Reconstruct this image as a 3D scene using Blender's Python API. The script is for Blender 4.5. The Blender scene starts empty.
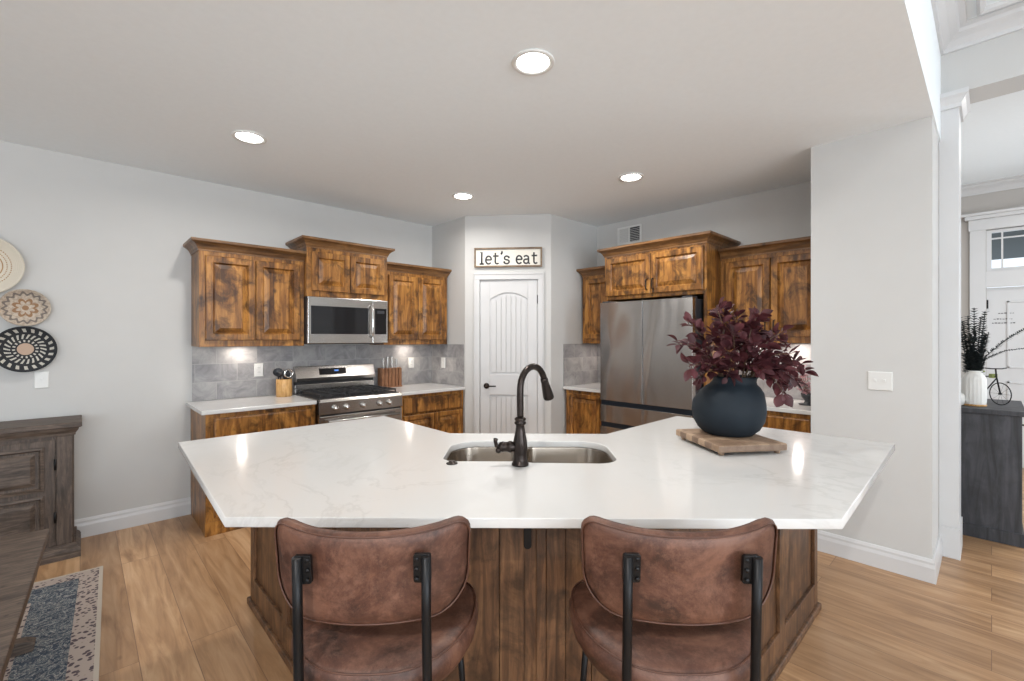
import bpy, bmesh, math, random
from mathutils import Vector, Matrix
R = math.radians
PI = math.pi
C = bpy.context.scene.collection

# ------------------------------------------------------------------ camera
# world frame: x runs along the range wall, y along the refrigerator wall, z up (metres)
cam_d = bpy.data.cameras.new('camera')
cam = bpy.data.objects.new('camera', cam_d)
C.objects.link(cam)
cam.location = (0, 0, 1.435)
cam.rotation_euler = (R(90), 0, R(-43.5))
cam_d.sensor_width = 36
cam_d.lens = 16.0
cam_d.shift_y = -0.0024
cam_d.clip_start = 0.03
bpy.context.scene.camera = cam

# ------------------------------------------------------------------ world, exposure, large lights
w = bpy.data.worlds.new('world')
bpy.context.scene.world = w
w.use_nodes = True
w.node_tree.nodes['Background'].inputs[0].default_value = (0.86, 0.93, 1.0, 1)
w.node_tree.nodes['Background'].inputs[1].default_value = 1.2
vs = bpy.context.scene.view_settings
vs.view_transform = 'Standard'
vs.look = 'None'
vs.gamma = 1.0
vs.use_curve_mapping = False
vs.exposure = 0.25

def area(name, loc, rot, sx, sy, power, col=(1, 1, 1), spread=180):
    d = bpy.data.lights.new(name, 'AREA')
    d.shape = 'RECTANGLE'
    d.size = sx
    d.size_y = sy
    d.energy = power
    d.color = col
    d.spread = R(spread)
    o = bpy.data.objects.new(name, d)
    o.location = loc
    o.rotation_euler = rot
    C.objects.link(o)
    return o

DAY = (0.84, 0.925, 1.0)
# daylight coming in through the window openings of the big room (south and west walls)
for wx in (-3.0, -0.9, 1.2):
    area('window_daylight', (wx, -4.93, 1.45), (R(124), 0, 0), 1.5, 2.2, 98, DAY)
for wy in (-3.2, -0.9, 2.2):
    area('window_daylight', (-4.43, wy, 1.45), (R(130), 0, R(-90)), 1.5, 2.2, 14, DAY)
area('entry_daylight', (6.0, -1.93, 1.5), (R(90), 0, 0), 1.6, 2.0, 36, DAY)
WARM = (1.0, 0.96, 0.91)

# ------------------------------------------------------------------ mesh helpers
class MB:
    def __init__(s):
        s.v = []
        s.f = []
        s.sm = []

    def add(s, vs_, fs, smooth=False):
        n = len(s.v)
        s.v += [tuple(p) for p in vs_]
        for f in fs:
            s.f.append(tuple(i + n for i in f))
            s.sm.append(smooth)
        return s

    def box(s, x0, x1, y0, y1, z0, z1):
        v = [(x, y, z) for z in (z0, z1) for y in (y0, y1) for x in (x0, x1)]
        return s.add(v, [(0, 2, 3, 1), (4, 5, 7, 6), (0, 1, 5, 4), (2, 6, 7, 3), (0, 4, 6, 2), (1, 3, 7, 5)])

    def loops(s, rings, cap0=True, cap1=True, smooth=False, closed=True):
        vv = [p for r in rings for p in r]
        n = len(rings[0])
        f = []
        for i in range(len(rings) - 1):
            for j in range(n if closed else n - 1):
                k = (j + 1) % n
                f.append((i * n + j, i * n + k, (i + 1) * n + k, (i + 1) * n + j))
        base = len(s.v)
        s.add(vv, f, smooth)
        if cap0:
            s.f.append(tuple(base + j for j in reversed(range(n))))
            s.sm.append(False)
        if cap1:
            s.f.append(tuple(base + (len(rings) - 1) * n + j for j in range(n)))
            s.sm.append(False)
        return s

    def prism(s, poly, z0, z1):
        return s.loops([[(x, y, z0) for x, y in poly], [(x, y, z1) for x, y in poly]])

    def prism_y(s, poly, y0, y1):
        """poly in x,z extruded along y"""
        return s.loops([[(x, y0, z) for x, z in poly], [(x, y1, z) for x, z in poly]])

    def lathe(s, prof, cx=0, cy=0, n=32, cap0=True, cap1=True):
        rings = [[(cx + r * math.cos(2 * PI * i / n), cy + r * math.sin(2 * PI * i / n), z) for i in range(n)] for r, z in prof]
        return s.loops(rings, cap0, cap1, True)

    def lathe_axis(s, prof, origin, axis, n=20):
        """prof (r, d) turned about axis through origin"""
        a = Vector(axis).normalized()
        t = Vector((0, 0, 1)) if abs(a.z) < .9 else Vector((1, 0, 0))
        e1 = a.cross(t).normalized()
        e2 = a.cross(e1)
        o = Vector(origin)
        rings = [[tuple(o + a * d + (e1 * math.cos(2 * PI * i / n) + e2 * math.sin(2 * PI * i / n)) * r) for i in range(n)] for r, d in prof]
        return s.loops(rings, True, True, True)

    def tube(s, pts, r, n=10, flat=None, closed=False):
        pts = [Vector(p) for p in pts]
        rings = []
        m = len(pts)
        up = None
        for i, p in enumerate(pts):
            if closed:
                d = (pts[(i + 1) % m] - pts[i - 1]).normalized()
            else:
                d = (pts[min(i + 1, m - 1)] - pts[max(i - 1, 0)]).normalized()
            if up is None:
                t = Vector((0, 0, 1)) if abs(d.z) < .9 else Vector((0, 1, 0))
                up = d.cross(t).normalized()
            up = (up - d * up.dot(d)).normalized()
            b = d.cross(up)
            rr = r[i] if isinstance(r, (list, tuple)) else r
            rings.append([tuple(p + (up * math.cos(2 * PI * k / n) + b * math.sin(2 * PI * k / n)) * rr) for k in range(n)])
        if closed:
            rings.append(rings[0])
            return s.loops(rings, False, False, True)
        return s.loops(rings, True, True, True)

    def xf(s, m):
        s.v = [tuple(m @ Vector(p)) for p in s.v]
        return s

    def build(s, name, mat, parent=None, bevel=0, kind=None, subsurf=0, seg=2):
        me = bpy.data.meshes.new(name)
        me.from_pydata(s.v, [], s.f)
        for i, p in enumerate(me.polygons):
            p.use_smooth = s.sm[i]
        bm = bmesh.new()
        bm.from_mesh(me)
        bmesh.ops.recalc_face_normals(bm, faces=bm.faces)
        bm.to_mesh(me)
        bm.free()
        me.materials.append(mat)
        o = bpy.data.objects.new(name, me)
        C.objects.link(o)
        if parent:
            o.parent = parent
        if bevel:
            b = o.modifiers.new('bevel', 'BEVEL')
            b.width = bevel
            b.segments = seg
            b.limit_method = 'ANGLE'
            b.angle_limit = R(40)
        if subsurf:
            b = o.modifiers.new('subsurf', 'SUBSURF')
            b.levels = b.render_levels = subsurf
        if kind:
            o['kind'] = kind
        return o


def thing(name, label, cat, loc=(0, 0, 0), rz=0, group=None):
    o = bpy.data.objects.new(name, None)
    o.empty_display_size = 0.1
    o.location = loc
    o.rotation_euler = (0, 0, rz)
    C.objects.link(o)
    return tag(o, label, cat, group)


def tag(o, label, cat, group=None):
    o['label'] = label
    o['category'] = cat
    if group:
        o['group'] = group
    return o


def struct(name, mb, mat, bevel=0):
    return mb.build(name, mat, None, bevel, 'structure')


def poly_holes(name, outer, holes, z0, z1, mat, parent=None, bevel=0.0, origin=(0, 0)):
    cu = bpy.data.curves.new(name, 'CURVE')
    cu.dimensions = '2D'
    cu.fill_mode = 'BOTH'
    for pl in [outer] + holes:
        sp = cu.splines.new('POLY')
        sp.points.add(len(pl) - 1)
        for i, (x, y) in enumerate(pl):
            sp.points[i].co = (x - origin[0], y - origin[1], 0, 1)
        sp.use_cyclic_u = True
    cu.extrude = (z1 - z0) / 2 - bevel
    cu.bevel_depth = bevel
    cu.bevel_resolution = 2
    cu.offset = -bevel
    tmp = bpy.data.objects.new('tmp', cu)
    C.objects.link(tmp)
    dg = bpy.context.evaluated_depsgraph_get()
    me = bpy.data.meshes.new_from_object(tmp.evaluated_get(dg))
    bpy.data.objects.remove(tmp)
    bpy.data.curves.remove(cu)
    for v in me.vertices:
        v.co.z += (z0 + z1) / 2
    me.name = name
    me.materials.clear()
    me.materials.append(mat)
    o = bpy.data.objects.new(name, me)
    C.objects.link(o)
    if parent:
        o.parent = parent
    return o


def rrect(x0, x1, y0, y1, r, n=6):
    rs = r if isinstance(r, (list, tuple)) else [r] * 4
    out = []
    for (cx, cy, a0, rr) in ((x1 - rs[0], y1 - rs[0], 0, rs[0]), (x0 + rs[1], y1 - rs[1], 90, rs[1]), (x0 + rs[2], y0 + rs[2], 180, rs[2]), (x1 - rs[3], y0 + rs[3], 270, rs[3])):
        for i in range(n + 1):
            a = R(a0 + 90 * i / n)
            out.append((cx + rr * math.cos(a), cy + rr * math.sin(a)))
    return out

# ------------------------------------------------------------------ materials
def new_mat(name):
    m = bpy.data.materials.new(name)
    m.use_nodes = True
    nt = m.node_tree
    return m, nt, nt.nodes['Principled BSDF']


def nd(nt, kind, **kw):
    n = nt.nodes.new(kind)
    for k, v in kw.items():
        if k.startswith('i_'):
            key = k[2:].replace('_', ' ')
            n.inputs[key].default_value = v
        else:
            setattr(n, k, v)
    return n


def ramp(nt, fac, stops):
    n = nt.nodes.new('ShaderNodeValToRGB')
    e = n.color_ramp.elements
    while len(e) < len(stops):
        e.new(0.5)
    for i, (p, c) in enumerate(stops):
        e[i].position = p
        e[i].color = c if len(c) == 4 else (*c, 1)
    nt.links.new(fac, n.inputs[0])
    return n.outputs[0]


def coords(nt, scale=(1, 1, 1), rot=(0, 0, 0), rand=False, world=False):
    if world:
        src = nt.nodes.new('ShaderNodeNewGeometry').outputs['Position']
    else:
        src = nt.nodes.new('ShaderNodeTexCoord').outputs['Object']
    if rand:
        oi = nt.nodes.new('ShaderNodeObjectInfo')
        ml = nd(nt, 'ShaderNodeMath', operation='MULTIPLY')
        ml.inputs[1].default_value = 37.0
        nt.links.new(oi.outputs['Random'], ml.inputs[0])
        ad = nd(nt, 'ShaderNodeVectorMath', operation='ADD')
        nt.links.new(src, ad.inputs[0])
        nt.links.new(ml.outputs[0], ad.inputs[1])
        src = ad.outputs[0]
    mp = nt.nodes.new('ShaderNodeMapping')
    mp.inputs['Scale'].default_value = scale
    mp.inputs['Rotation'].default_value = rot
    nt.links.new(src, mp.inputs['Vector'])
    return mp.outputs[0]


def noise(nt, vec, scale, detail=4, rough=0.5, dist=0.0):
    n = nd(nt, 'ShaderNodeTexNoise')
    n.inputs['Scale'].default_value = scale
    n.inputs['Detail'].default_value = detail
    n.inputs['Roughness'].default_value = rough
    n.inputs['Distortion'].default_value = dist
    nt.links.new(vec, n.inputs['Vector'])
    return n.outputs[0]


def mixc(nt, fac, a, b, mode='MIX'):
    n = nd(nt, 'ShaderNodeMix', data_type='RGBA', blend_type=mode)
    for k, val in ((0, fac), (6, a), (7, b)):
        if isinstance(val, (int, float)):
            n.inputs[k].default_value = val
        elif isinstance(val, tuple):
            n.inputs[k].default_value = val if len(val) == 4 else (*val, 1)
        else:
            nt.links.new(val, n.inputs[k])
    return n.outputs[2]


def bump(nt, b, h, strength, dist=0.01):
    n = nd(nt, 'ShaderNodeBump')
    n.inputs['Strength'].default_value = strength
    n.inputs['Distance'].default_value = dist
    nt.links.new(h, n.inputs['Height'])
    nt.links.new(n.outputs[0], b.inputs['Normal'])


def plain(name, col, rough=0.5, metal=0.0, var=0.04, scale=6, spec=0.5, bmp=0.0, emis=None, coat=0):
    m, nt, b = new_mat(name)
    v = coords(nt)
    f = noise(nt, v, scale, 5)
    lo = tuple(c * (1 - var) for c in col)
    hi = tuple(min(1, c * (1 + var)) for c in col)
    nt.links.new(ramp(nt, f, [(0.3, lo), (0.7, hi)]), b.inputs['Base Color'])
    b.inputs['Roughness'].default_value = rough
    b.inputs['Metallic'].default_value = metal
    b.inputs['Specular IOR Level'].default_value = spec
    b.inputs['Coat Weight'].default_value = coat
    if bmp:
        bump(nt, b, noise(nt, v, 60, 3), bmp, 0.002)
    if emis:
        b.inputs['Emission Color'].default_value = (*emis[0], 1)
        b.inputs['Emission Strength'].default_value = emis[1]
    return m


def wood(name, dark, mid, light, scale=1.0, rough=0.4, blotch=0.5, vertical=True, bm_=0.1):
    m, nt, b = new_mat(name)
    sc = (9 * scale, 9 * scale, 1.0 * scale) if vertical else (1.0 * scale, 9 * scale, 9 * scale)
    v = coords(nt, sc, rand=True)
    g = noise(nt, v, 2.2, 6, 0.62, 1.2)
    base = ramp(nt, g, [(0.28, dark), (0.46, mid), (0.66, light)])
    v2 = coords(nt, (4 * scale, 4 * scale, 3.2 * scale), rand=True)
    bl = noise(nt, v2, 2.0, 5, 0.65, 0.6)
    fac = ramp(nt, bl, [(0.36, (blotch,) * 3), (0.53, (0, 0, 0))])
    c = mixc(nt, fac, base, tuple(x * 0.75 for x in dark))
    v3 = coords(nt, (3 * scale, 3 * scale, 2.2 * scale), rand=True)
    vo = nd(nt, 'ShaderNodeTexVoronoi')
    vo.inputs['Scale'].default_value = 2.1
    nt.links.new(v3, vo.inputs['Vector'])
    kn = ramp(nt, vo.outputs['Distance'], [(0.04, (0.75,) * 3), (0.13, (0, 0, 0))])
    c = mixc(nt, kn, c, tuple(x * 0.35 for x in dark))
    nt.links.new(c, b.inputs['Base Color'])
    b.inputs['Roughness'].default_value = rough
    bump(nt, b, g, bm_, 0.002)
    return m


M = {}
M['wall'] = plain('wall_paint', (0.585, 0.582, 0.57), 0.85, var=0.01, bmp=0.05, spec=0.2)
M['ceiling'] = plain('ceiling_paint', (0.86, 0.905, 0.93), 0.9, var=0.01, scale=30, bmp=0.25, spec=0.2)
M['entrywall'] = plain('entry_wall_paint', (0.50, 0.475, 0.45), 0.85, var=0.01, spec=0.2)
M['trim'] = plain('white_trim_paint', (0.63, 0.632, 0.637), 0.35, var=0.01)
M['plate'] = plain('white_plastic', (0.74, 0.74, 0.72), 0.35, var=0.01)
M['black'] = plain('black_metal', (0.012, 0.012, 0.013), 0.42, metal=0.6, var=0.1, spec=0.5)
M['blackgloss'] = plain('black_glass', (0.008, 0.008, 0.01), 0.06, var=0.05)
M['bronze'] = plain('oil_rubbed_bronze', (0.035, 0.027, 0.024), 0.28, metal=0.85, var=0.25, scale=25)
M['darkplastic'] = plain('dark_plastic', (0.03, 0.032, 0.038), 0.4, var=0.1)
M['pocket'] = plain('dark_blue_grey_recess', (0.02, 0.028, 0.04), 0.3, metal=0.5, var=0.1)
M['iron'] = plain('cast_iron', (0.02, 0.02, 0.022), 0.55, var=0.2, bmp=0.1)
M['chrome'] = plain('polished_steel', (0.75, 0.74, 0.72), 0.15, metal=1.0, var=0.03)
M['whiteceramic'] = plain('white_ceramic', (0.72, 0.71, 0.68), 0.45, var=0.05)
M['display'] = plain('blue_display', (0.05, 0.12, 0.3), 0.2, emis=((0.1, 0.3, 0.9), 0.6))
M['lens'] = plain('lamp_lens', (1, 1, 1), 0.5, emis=((1.0, 0.97, 0.92), 16))
M['sky_glass'] = None

M['cabwood'] = wood('stained_alder', (0.050, 0.017, 0.004), (0.235, 0.095, 0.020), (0.48, 0.225, 0.052), 1.0, 0.34, 0.85)
M['crownwood'] = wood('stained_alder_crown', (0.06, 0.026, 0.01), (0.16, 0.075, 0.026), (0.27, 0.135, 0.05), 1.0, 0.36, 0.4, vertical=False)
M['islandwood'] = wood('stained_alder_island', (0.030, 0.014, 0.007), (0.100, 0.046, 0.021), (0.21, 0.105, 0.048), 1.1, 0.42, 0.7)
M['hutchwood'] = wood('weathered_dark_oak', (0.032, 0.021, 0.015), (0.080, 0.056, 0.042), (0.155, 0.112, 0.085), 2.2, 0.55, 0.3, vertical=False)
M['hutchpost'] = wood('weathered_dark_oak_upright', (0.032, 0.021, 0.015), (0.075, 0.052, 0.039), (0.14, 0.10, 0.076), 2.2, 0.55, 0.3)
M['blockwood'] = wood('acacia_block', (0.12, 0.045, 0.018), (0.24, 0.10, 0.045), (0.34, 0.17, 0.085), 3.0, 0.45, 0.2)
M['crockwood'] = wood('light_acacia', (0.30, 0.13, 0.03), (0.55, 0.30, 0.10), (0.68, 0.42, 0.18), 3.0, 0.4, 0.2)
M['consolewood'] = wood('charcoal_oak', (0.016, 0.017, 0.020), (0.038, 0.040, 0.047), (0.068, 0.070, 0.080), 0.9, 0.55, 0.35)
M['frameoak'] = wood('driftwood_frame', (0.10, 0.065, 0.04), (0.2, 0.14, 0.09), (0.3, 0.22, 0.15), 3, 0.6, 0.2, vertical=False)


def mat_floor():
    m, nt, b = new_mat('oak_plank_floor')
    v = coords(nt, (1, 1, 1), (0, 0, R(90)), world=True)
    br = nd(nt, 'ShaderNodeTexBrick')
    br.offset = 0.37
    br.inputs['Scale'].default_value = 1.0
    br.inputs['Brick Width'].default_value = 1.9
    br.inputs['Row Height'].default_value = 0.19
    br.inputs['Mortar Size'].default_value = 0.0016
    br.inputs['Mortar Smooth'].default_value = 0.2
    br.inputs['Bias'].default_value = 0.0
    br.inputs['Color1'].default_value = (0, 0, 0, 1)
    br.inputs['Color2'].default_value = (1, 1, 1, 1)
    br.inputs['Mortar'].default_value = (0.5, 0.5, 0.5, 1)
    nt.links.new(v, br.inputs['Vector'])
    off = nd(nt, 'ShaderNodeVectorMath', operation='MULTIPLY_ADD')
    nt.links.new(br.outputs['Color'], off.inputs[0])
    off.inputs[1].default_value = (9.0, 13.0, 5.0)
    nt.links.new(v, off.inputs[2])
    mp = nd(nt, 'ShaderNodeMapping')
    mp.inputs['Scale'].default_value = (0.9, 9, 1)
    nt.links.new(off.outputs[0], mp.inputs['Vector'])
    g = noise(nt, mp.outputs[0], 2.0, 7, 0.6, 1.0)
    grain = ramp(nt, g, [(0.25, (0.24, 0.128, 0.062)), (0.5, (0.45, 0.272, 0.145)), (0.75, (0.60, 0.405, 0.245))])
    pl = ramp(nt, br.outputs['Color'], [(0.0, (0.78, 0.74, 0.70)), (1.0, (1.12, 1.1, 1.06))])
    c = mixc(nt, 1.0, grain, pl, 'MULTIPLY')
    vo = nd(nt, 'ShaderNodeTexVoronoi')
    vo.inputs['Scale'].default_value = 1.15
    mp2 = nd(nt, 'ShaderNodeMapping')
    mp2.inputs['Scale'].default_value = (1.0, 1.9, 1)
    nt.links.new(off.outputs[0], mp2.inputs['Vector'])
    nt.links.new(mp2.outputs[0], vo.inputs['Vector'])
    kn = ramp(nt, vo.outputs['Distance'], [(0.014, (0.8,) * 3), (0.035, (0, 0, 0))])
    c = mixc(nt, kn, c, (0.10, 0.05, 0.025))
    c = mixc(nt, br.outputs['Fac'], c, (0.20, 0.11, 0.06))
    nt.links.new(c, b.inputs['Base Color'])
    b.inputs['Roughness'].default_value = 0.36
    bump(nt, b, g, 0.06, 0.002)
    return m


def mat_tile():
    m, nt, b = new_mat('grey_stone_tile')
    tc = nt.nodes.new('ShaderNodeNewGeometry')
    sp = nd(nt, 'ShaderNodeSeparateXYZ')
    nt.links.new(tc.outputs['Position'], sp.inputs[0])
    ad = nd(nt, 'ShaderNodeMath', operation='ADD')
    nt.links.new(sp.outputs[0], ad.inputs[0])
    nt.links.new(sp.outputs[1], ad.inputs[1])
    z = nd(nt, 'ShaderNodeMath', operation='SUBTRACT')
    nt.links.new(sp.outputs[2], z.inputs[0])
    z.inputs[1].default_value = 0.914
    cb = nd(nt, 'ShaderNodeCombineXYZ')
    nt.links.new(ad.outputs[0], cb.inputs[0])
    nt.links.new(z.outputs[0], cb.inputs[1])
    br = nd(nt, 'ShaderNodeTexBrick')
    br.offset = 0.5
    br.inputs['Scale'].default_value = 1.0
    br.inputs['Brick Width'].default_value = 0.305
    br.inputs['Row Height'].default_value = 0.152
    br.inputs['Mortar Size'].default_value = 0.0022
    br.inputs['Mortar Smooth'].default_value = 0.3
    br.inputs['Color1'].default_value = (0, 0, 0, 1)
    br.inputs['Color2'].default_value = (1, 1, 1, 1)
    nt.links.new(cb.outputs[0], br.inputs['Vector'])
    off = nd(nt, 'ShaderNodeVectorMath', operation='MULTIPLY_ADD')
    nt.links.new(br.outputs['Color'], off.inputs[0])
    off.inputs[1].default_value = (3, 5, 7)
    nt.links.new(tc.outputs['Position'], off.inputs[2])
    g = noise(nt, off.outputs[0], 7.0, 7, 0.65, 0.8)
    c = ramp(nt, g, [(0.3, (0.215, 0.212, 0.218)), (0.5, (0.33, 0.325, 0.328)), (0.72, (0.47, 0.458, 0.45))])
    pl = ramp(nt, br.outputs['Color'], [(0.0, (0.86, 0.86, 0.88)), (1.0, (1.12, 1.1, 1.08))])
    c = mixc(nt, 1.0, c, pl, 'MULTIPLY')
    c = mixc(nt, br.outputs['Fac'], c, (0.42, 0.41, 0.40))
    nt.links.new(c, b.inputs['Base Color'])
    b.inputs['Roughness'].default_value = 0.4
    return m


def mat_quartz():
    m, nt, b = new_mat('white_quartz')
    v = coords(nt)
    g = noise(nt, v, 1.3, 6, 0.6, 2.2)
    vein = ramp(nt, g, [(0.47, (0, 0, 0)), (0.5, (0.3,) * 3), (0.53, (0, 0, 0))])
    pa = ramp(nt, noise(nt, v, 1.1, 3), [(0.42, (0, 0, 0)), (0.6, (1, 1, 1))])
    f = mixc(nt, 1.0, vein, pa, 'MULTIPLY')
    c = mixc(nt, f, (0.64, 0.637, 0.628), (0.43, 0.425, 0.415))
    nt.links.new(c, b.inputs['Base Color'])
    b.inputs['Roughness'].default_value = 0.14
    b.inputs['Specular IOR Level'].default_value = 0.45
    return m


def mat_steel(name='brushed_steel', col=(0.50, 0.48, 0.46), rough=0.24, wav=0.0):
    m, nt, b = new_mat(name)
    v = coords(nt, (1.2, 1.2, 180))
    g = noise(nt, v, 3, 4, 0.6)
    nt.links.new(ramp(nt, g, [(0.3, tuple(c * 0.9 for c in col)), (0.7, tuple(min(1, c * 1.08) for c in col))]), b.inputs['Base Color'])
    b.inputs['Metallic'].default_value = 1.0
    b.inputs['Roughness'].default_value = rough
    if wav:
        b.inputs['Anisotropic'].default_value = 0.9
        b.inputs['Anisotropic Rotation'].default_value = 0.25
        tg = nd(nt, 'ShaderNodeTangent', direction_type='RADIAL', axis='Z')
        nt.links.new(tg.outputs[0], b.inputs['Tangent'])
        v2 = coords(nt, (1.0, 1.0, 0.35))
        bump(nt, b, noise(nt, v2, 3.2, 1, 0.4, 0.6), wav, 0.06)
    return m


def mat_leather():
    m, nt, b = new_mat('brown_leather')
    v = coords(nt, rand=True)
    g = noise(nt, v, 5.5, 9, 0.72, 0.6)
    c = ramp(nt, g, [(0.36, (0.026, 0.010, 0.006)), (0.5, (0.078, 0.030, 0.018)), (0.64, (0.155, 0.070, 0.043))])
    f = ramp(nt, noise(nt, v, 30, 8, 0.8), [(0.48, (0, 0, 0)), (0.68, (0.55,) * 3)])
    c = mixc(nt, f, c, (0.20, 0.10, 0.066))
    nt.links.new(c, b.inputs['Base Color'])
    b.inputs['Roughness'].default_value = 0.52
    bump(nt, b, noise(nt, v, 120, 4, 0.6), 0.12, 0.002)
    return m


def mat_rug():
    m, nt, b = new_mat('oriental_rug')
    tc = nt.nodes.new('ShaderNodeTexCoord')
    sp = nd(nt, 'ShaderNodeSeparateXYZ')
    nt.links.new(tc.outputs['Object'], sp.inputs[0])

    def mth(op, a, bb=None):
        n = nd(nt, 'ShaderNodeMath', operation=op)
        for i, q in enumerate((a, bb)):
            if q is None:
                continue
            if isinstance(q, (int, float)):
                n.inputs[i].default_value = q
            else:
                nt.links.new(q, n.inputs[i])
        return n.outputs[0]
    # object origin is the rug's far right corner, rug spreads to -x and -y
    dx = mth('ABSOLUTE', sp.outputs[0])
    dy = mth('ABSOLUTE', sp.outputs[1])
    d = mth('MINIMUM', dx, dy)
    v = coords(nt)
    n1 = noise(nt, v, 13, 4, 0.6, 3.0)
    n2 = noise(nt, v, 55, 4, 0.7, 2.0)
    vo = nd(nt, 'ShaderNodeTexVoronoi')
    vo.inputs['Scale'].default_value = 42
    nt.links.new(v, vo.inputs['Vector'])
    cream = (0.50, 0.44, 0.37)
    pink = mixc(nt, ramp(nt, vo.outputs['Distance'], [(0.34, (1, 1, 1)), (0.42, (0, 0, 0))]), (0.43, 0.355, 0.31), (0.09, 0.065, 0.075))
    fieldc = ramp(nt, n1, [(0.36, (0.035, 0.05, 0.075)), (0.49, (0.05, 0.07, 0.10)), (0.52, (0.42, 0.42, 0.39)), (0.555, (0.05, 0.065, 0.09)), (0.66, (0.10, 0.12, 0.14)), (0.69, (0.40, 0.39, 0.36))])
    fieldc = mixc(nt, ramp(nt, n2, [(0.55, (0, 0, 0)), (0.62, (0.6,) * 3)]), fieldc, (0.42, 0.38, 0.34))
    c = mixc(nt, mth('GREATER_THAN', d, 0.018), cream, pink)
    c = mixc(nt, mth('GREATER_THAN', d, 0.105), c, fieldc)
    c = mixc(nt, mth('GREATER_THAN', d, 0.285), c, pink)
    c = mixc(nt, mth('GREATER_THAN', d, 0.345), c, fieldc)
    nt.links.new(c, b.inputs['Base Color'])
    b.inputs['Roughness'].default_value = 0.95
    bump(nt, b, n2, 0.4, 0.004)
    return m


def mat_leaf(name, a, bcol, rough=0.55):
    m, nt, b = new_mat(name)
    v = coords(nt, rand=True)
    g = noise(nt, v, 9, 3)
    c = ramp(nt, g, [(0.35, a), (0.65, bcol)])
    nt.links.new(c, b.inputs['Base Color'])
    b.inputs['Roughness'].default_value = rough
    tr = nt.nodes.new('ShaderNodeBsdfTranslucent')
    nt.links.new(c, tr.inputs[0])
    mx = nt.nodes.new('ShaderNodeMixShader')
    mx.inputs[0].default_value = 0.22
    out = nt.nodes['Material Output']
    nt.links.new(b.outputs[0], mx.inputs[1])
    nt.links.new(tr.outputs[0], mx.inputs[2])
    nt.links.new(mx.outputs[0], out.inputs[0])
    return m


def mat_basket(kind):
    m, nt, b = new_mat('woven_' + kind)
    tc = nt.nodes.new('ShaderNodeTexCoord')
    sp = nd(nt, 'ShaderNodeSeparateXYZ')
    nt.links.new(tc.outputs['Object'], sp.inputs[0])

    def mth(op, a, bb=None):
        n = nd(nt, 'ShaderNodeMath', operation=op)
        for i, q in enumerate((a, bb)):
            if q is None:
                continue
            if isinstance(q, (int, float)):
                n.inputs[i].default_value = q
            else:
                nt.links.new(q, n.inputs[i])
        return n.outputs[0]
    x, z = sp.outputs[0], sp.outputs[2]
    r = mth('SQRT', mth('ADD', mth('MULTIPLY', x, x), mth('MULTIPLY', z, z)))
    an = mth('ARCTAN2', z, x)

    def band(lo, hi):
        return mth('MULTIPLY', mth('GREATER_THAN', r, lo), mth('LESS_THAN', r, hi))
    if kind == 'cream':
        c = (0.66, 0.60, 0.50)
        for i, rr in enumerate((0.03, 0.05, 0.07, 0.09, 0.11, 0.13)):
            ar = mth('GREATER_THAN', mth('SINE', mth('ADD', mth('MULTIPLY', an, 1.0), i * 0.5)), -0.25)
            dash = mth('GREATER_THAN', mth('SINE', mth('MULTIPLY', an, 60.0)), -0.2)
            f = mth('MULTIPLY', mth('MULTIPLY', band(rr, rr + 0.006), ar), dash if i > 3 else 1.0)
            c = mixc(nt, f, c, (0.38, 0.22, 0.10))
        c2 = c
    elif kind == 'tan':
        g = noise(nt, coords(nt), 70, 3)
        base = ramp(nt, g, [(0.4, (0.42, 0.34, 0.27)), (0.6, (0.56, 0.48, 0.39))])
        star = mth('ADD', mth('MULTIPLY', mth('ABSOLUTE', mth('SINE', mth('MULTIPLY', an, 4.0))), 0.022), 0.035)
        edge = mth('ABSOLUTE', mth('SUBTRACT', r, star))
        c = mixc(nt, mth('LESS_THAN', edge, 0.009), base, (0.30, 0.17, 0.09))
        star2 = mth('ADD', mth('MULTIPLY', mth('SINE', mth('MULTIPLY', an, 16.0)), 0.008), 0.095)
        c = mixc(nt, mth('LESS_THAN', mth('ABSOLUTE', mth('SUBTRACT', r, star2)), 0.007), c, (0.20, 0.17, 0.15))
        c2 = mixc(nt, mth('LESS_THAN', r, 0.016), c, (0.30, 0.17, 0.09))
    else:
        dark = (0.022, 0.024, 0.028)
        c = mixc(nt, mth('LESS_THAN', r, 0.040), dark, (0.50, 0.36, 0.27))
        for lo, hi, k, tw in ((0.048, 0.062, 16, 0), (0.070, 0.100, 22, 30), (0.115, 0.138, 20, -14)):
            ph = mth('ADD', mth('MULTIPLY', an, float(k)), mth('MULTIPLY', r, float(tw * 3)))
            f = mth('MULTIPLY', band(lo, hi), mth('GREATER_THAN', mth('SINE', ph), 0.25))
            c = mixc(nt, f, c, (0.55, 0.52, 0.46))
        c2 = c
    if isinstance(c2, tuple):
        b.inputs['Base Color'].default_value = (*c2, 1)
    else:
        nt.links.new(c2, b.inputs['Base Color'])
    b.inputs['Roughness'].default_value = 0.8
    coil = mth('SINE', mth('MULTIPLY', r, 2 * PI / 0.0085))
    bump(nt, b, coil, 0.35, 0.002)
    return m


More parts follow.
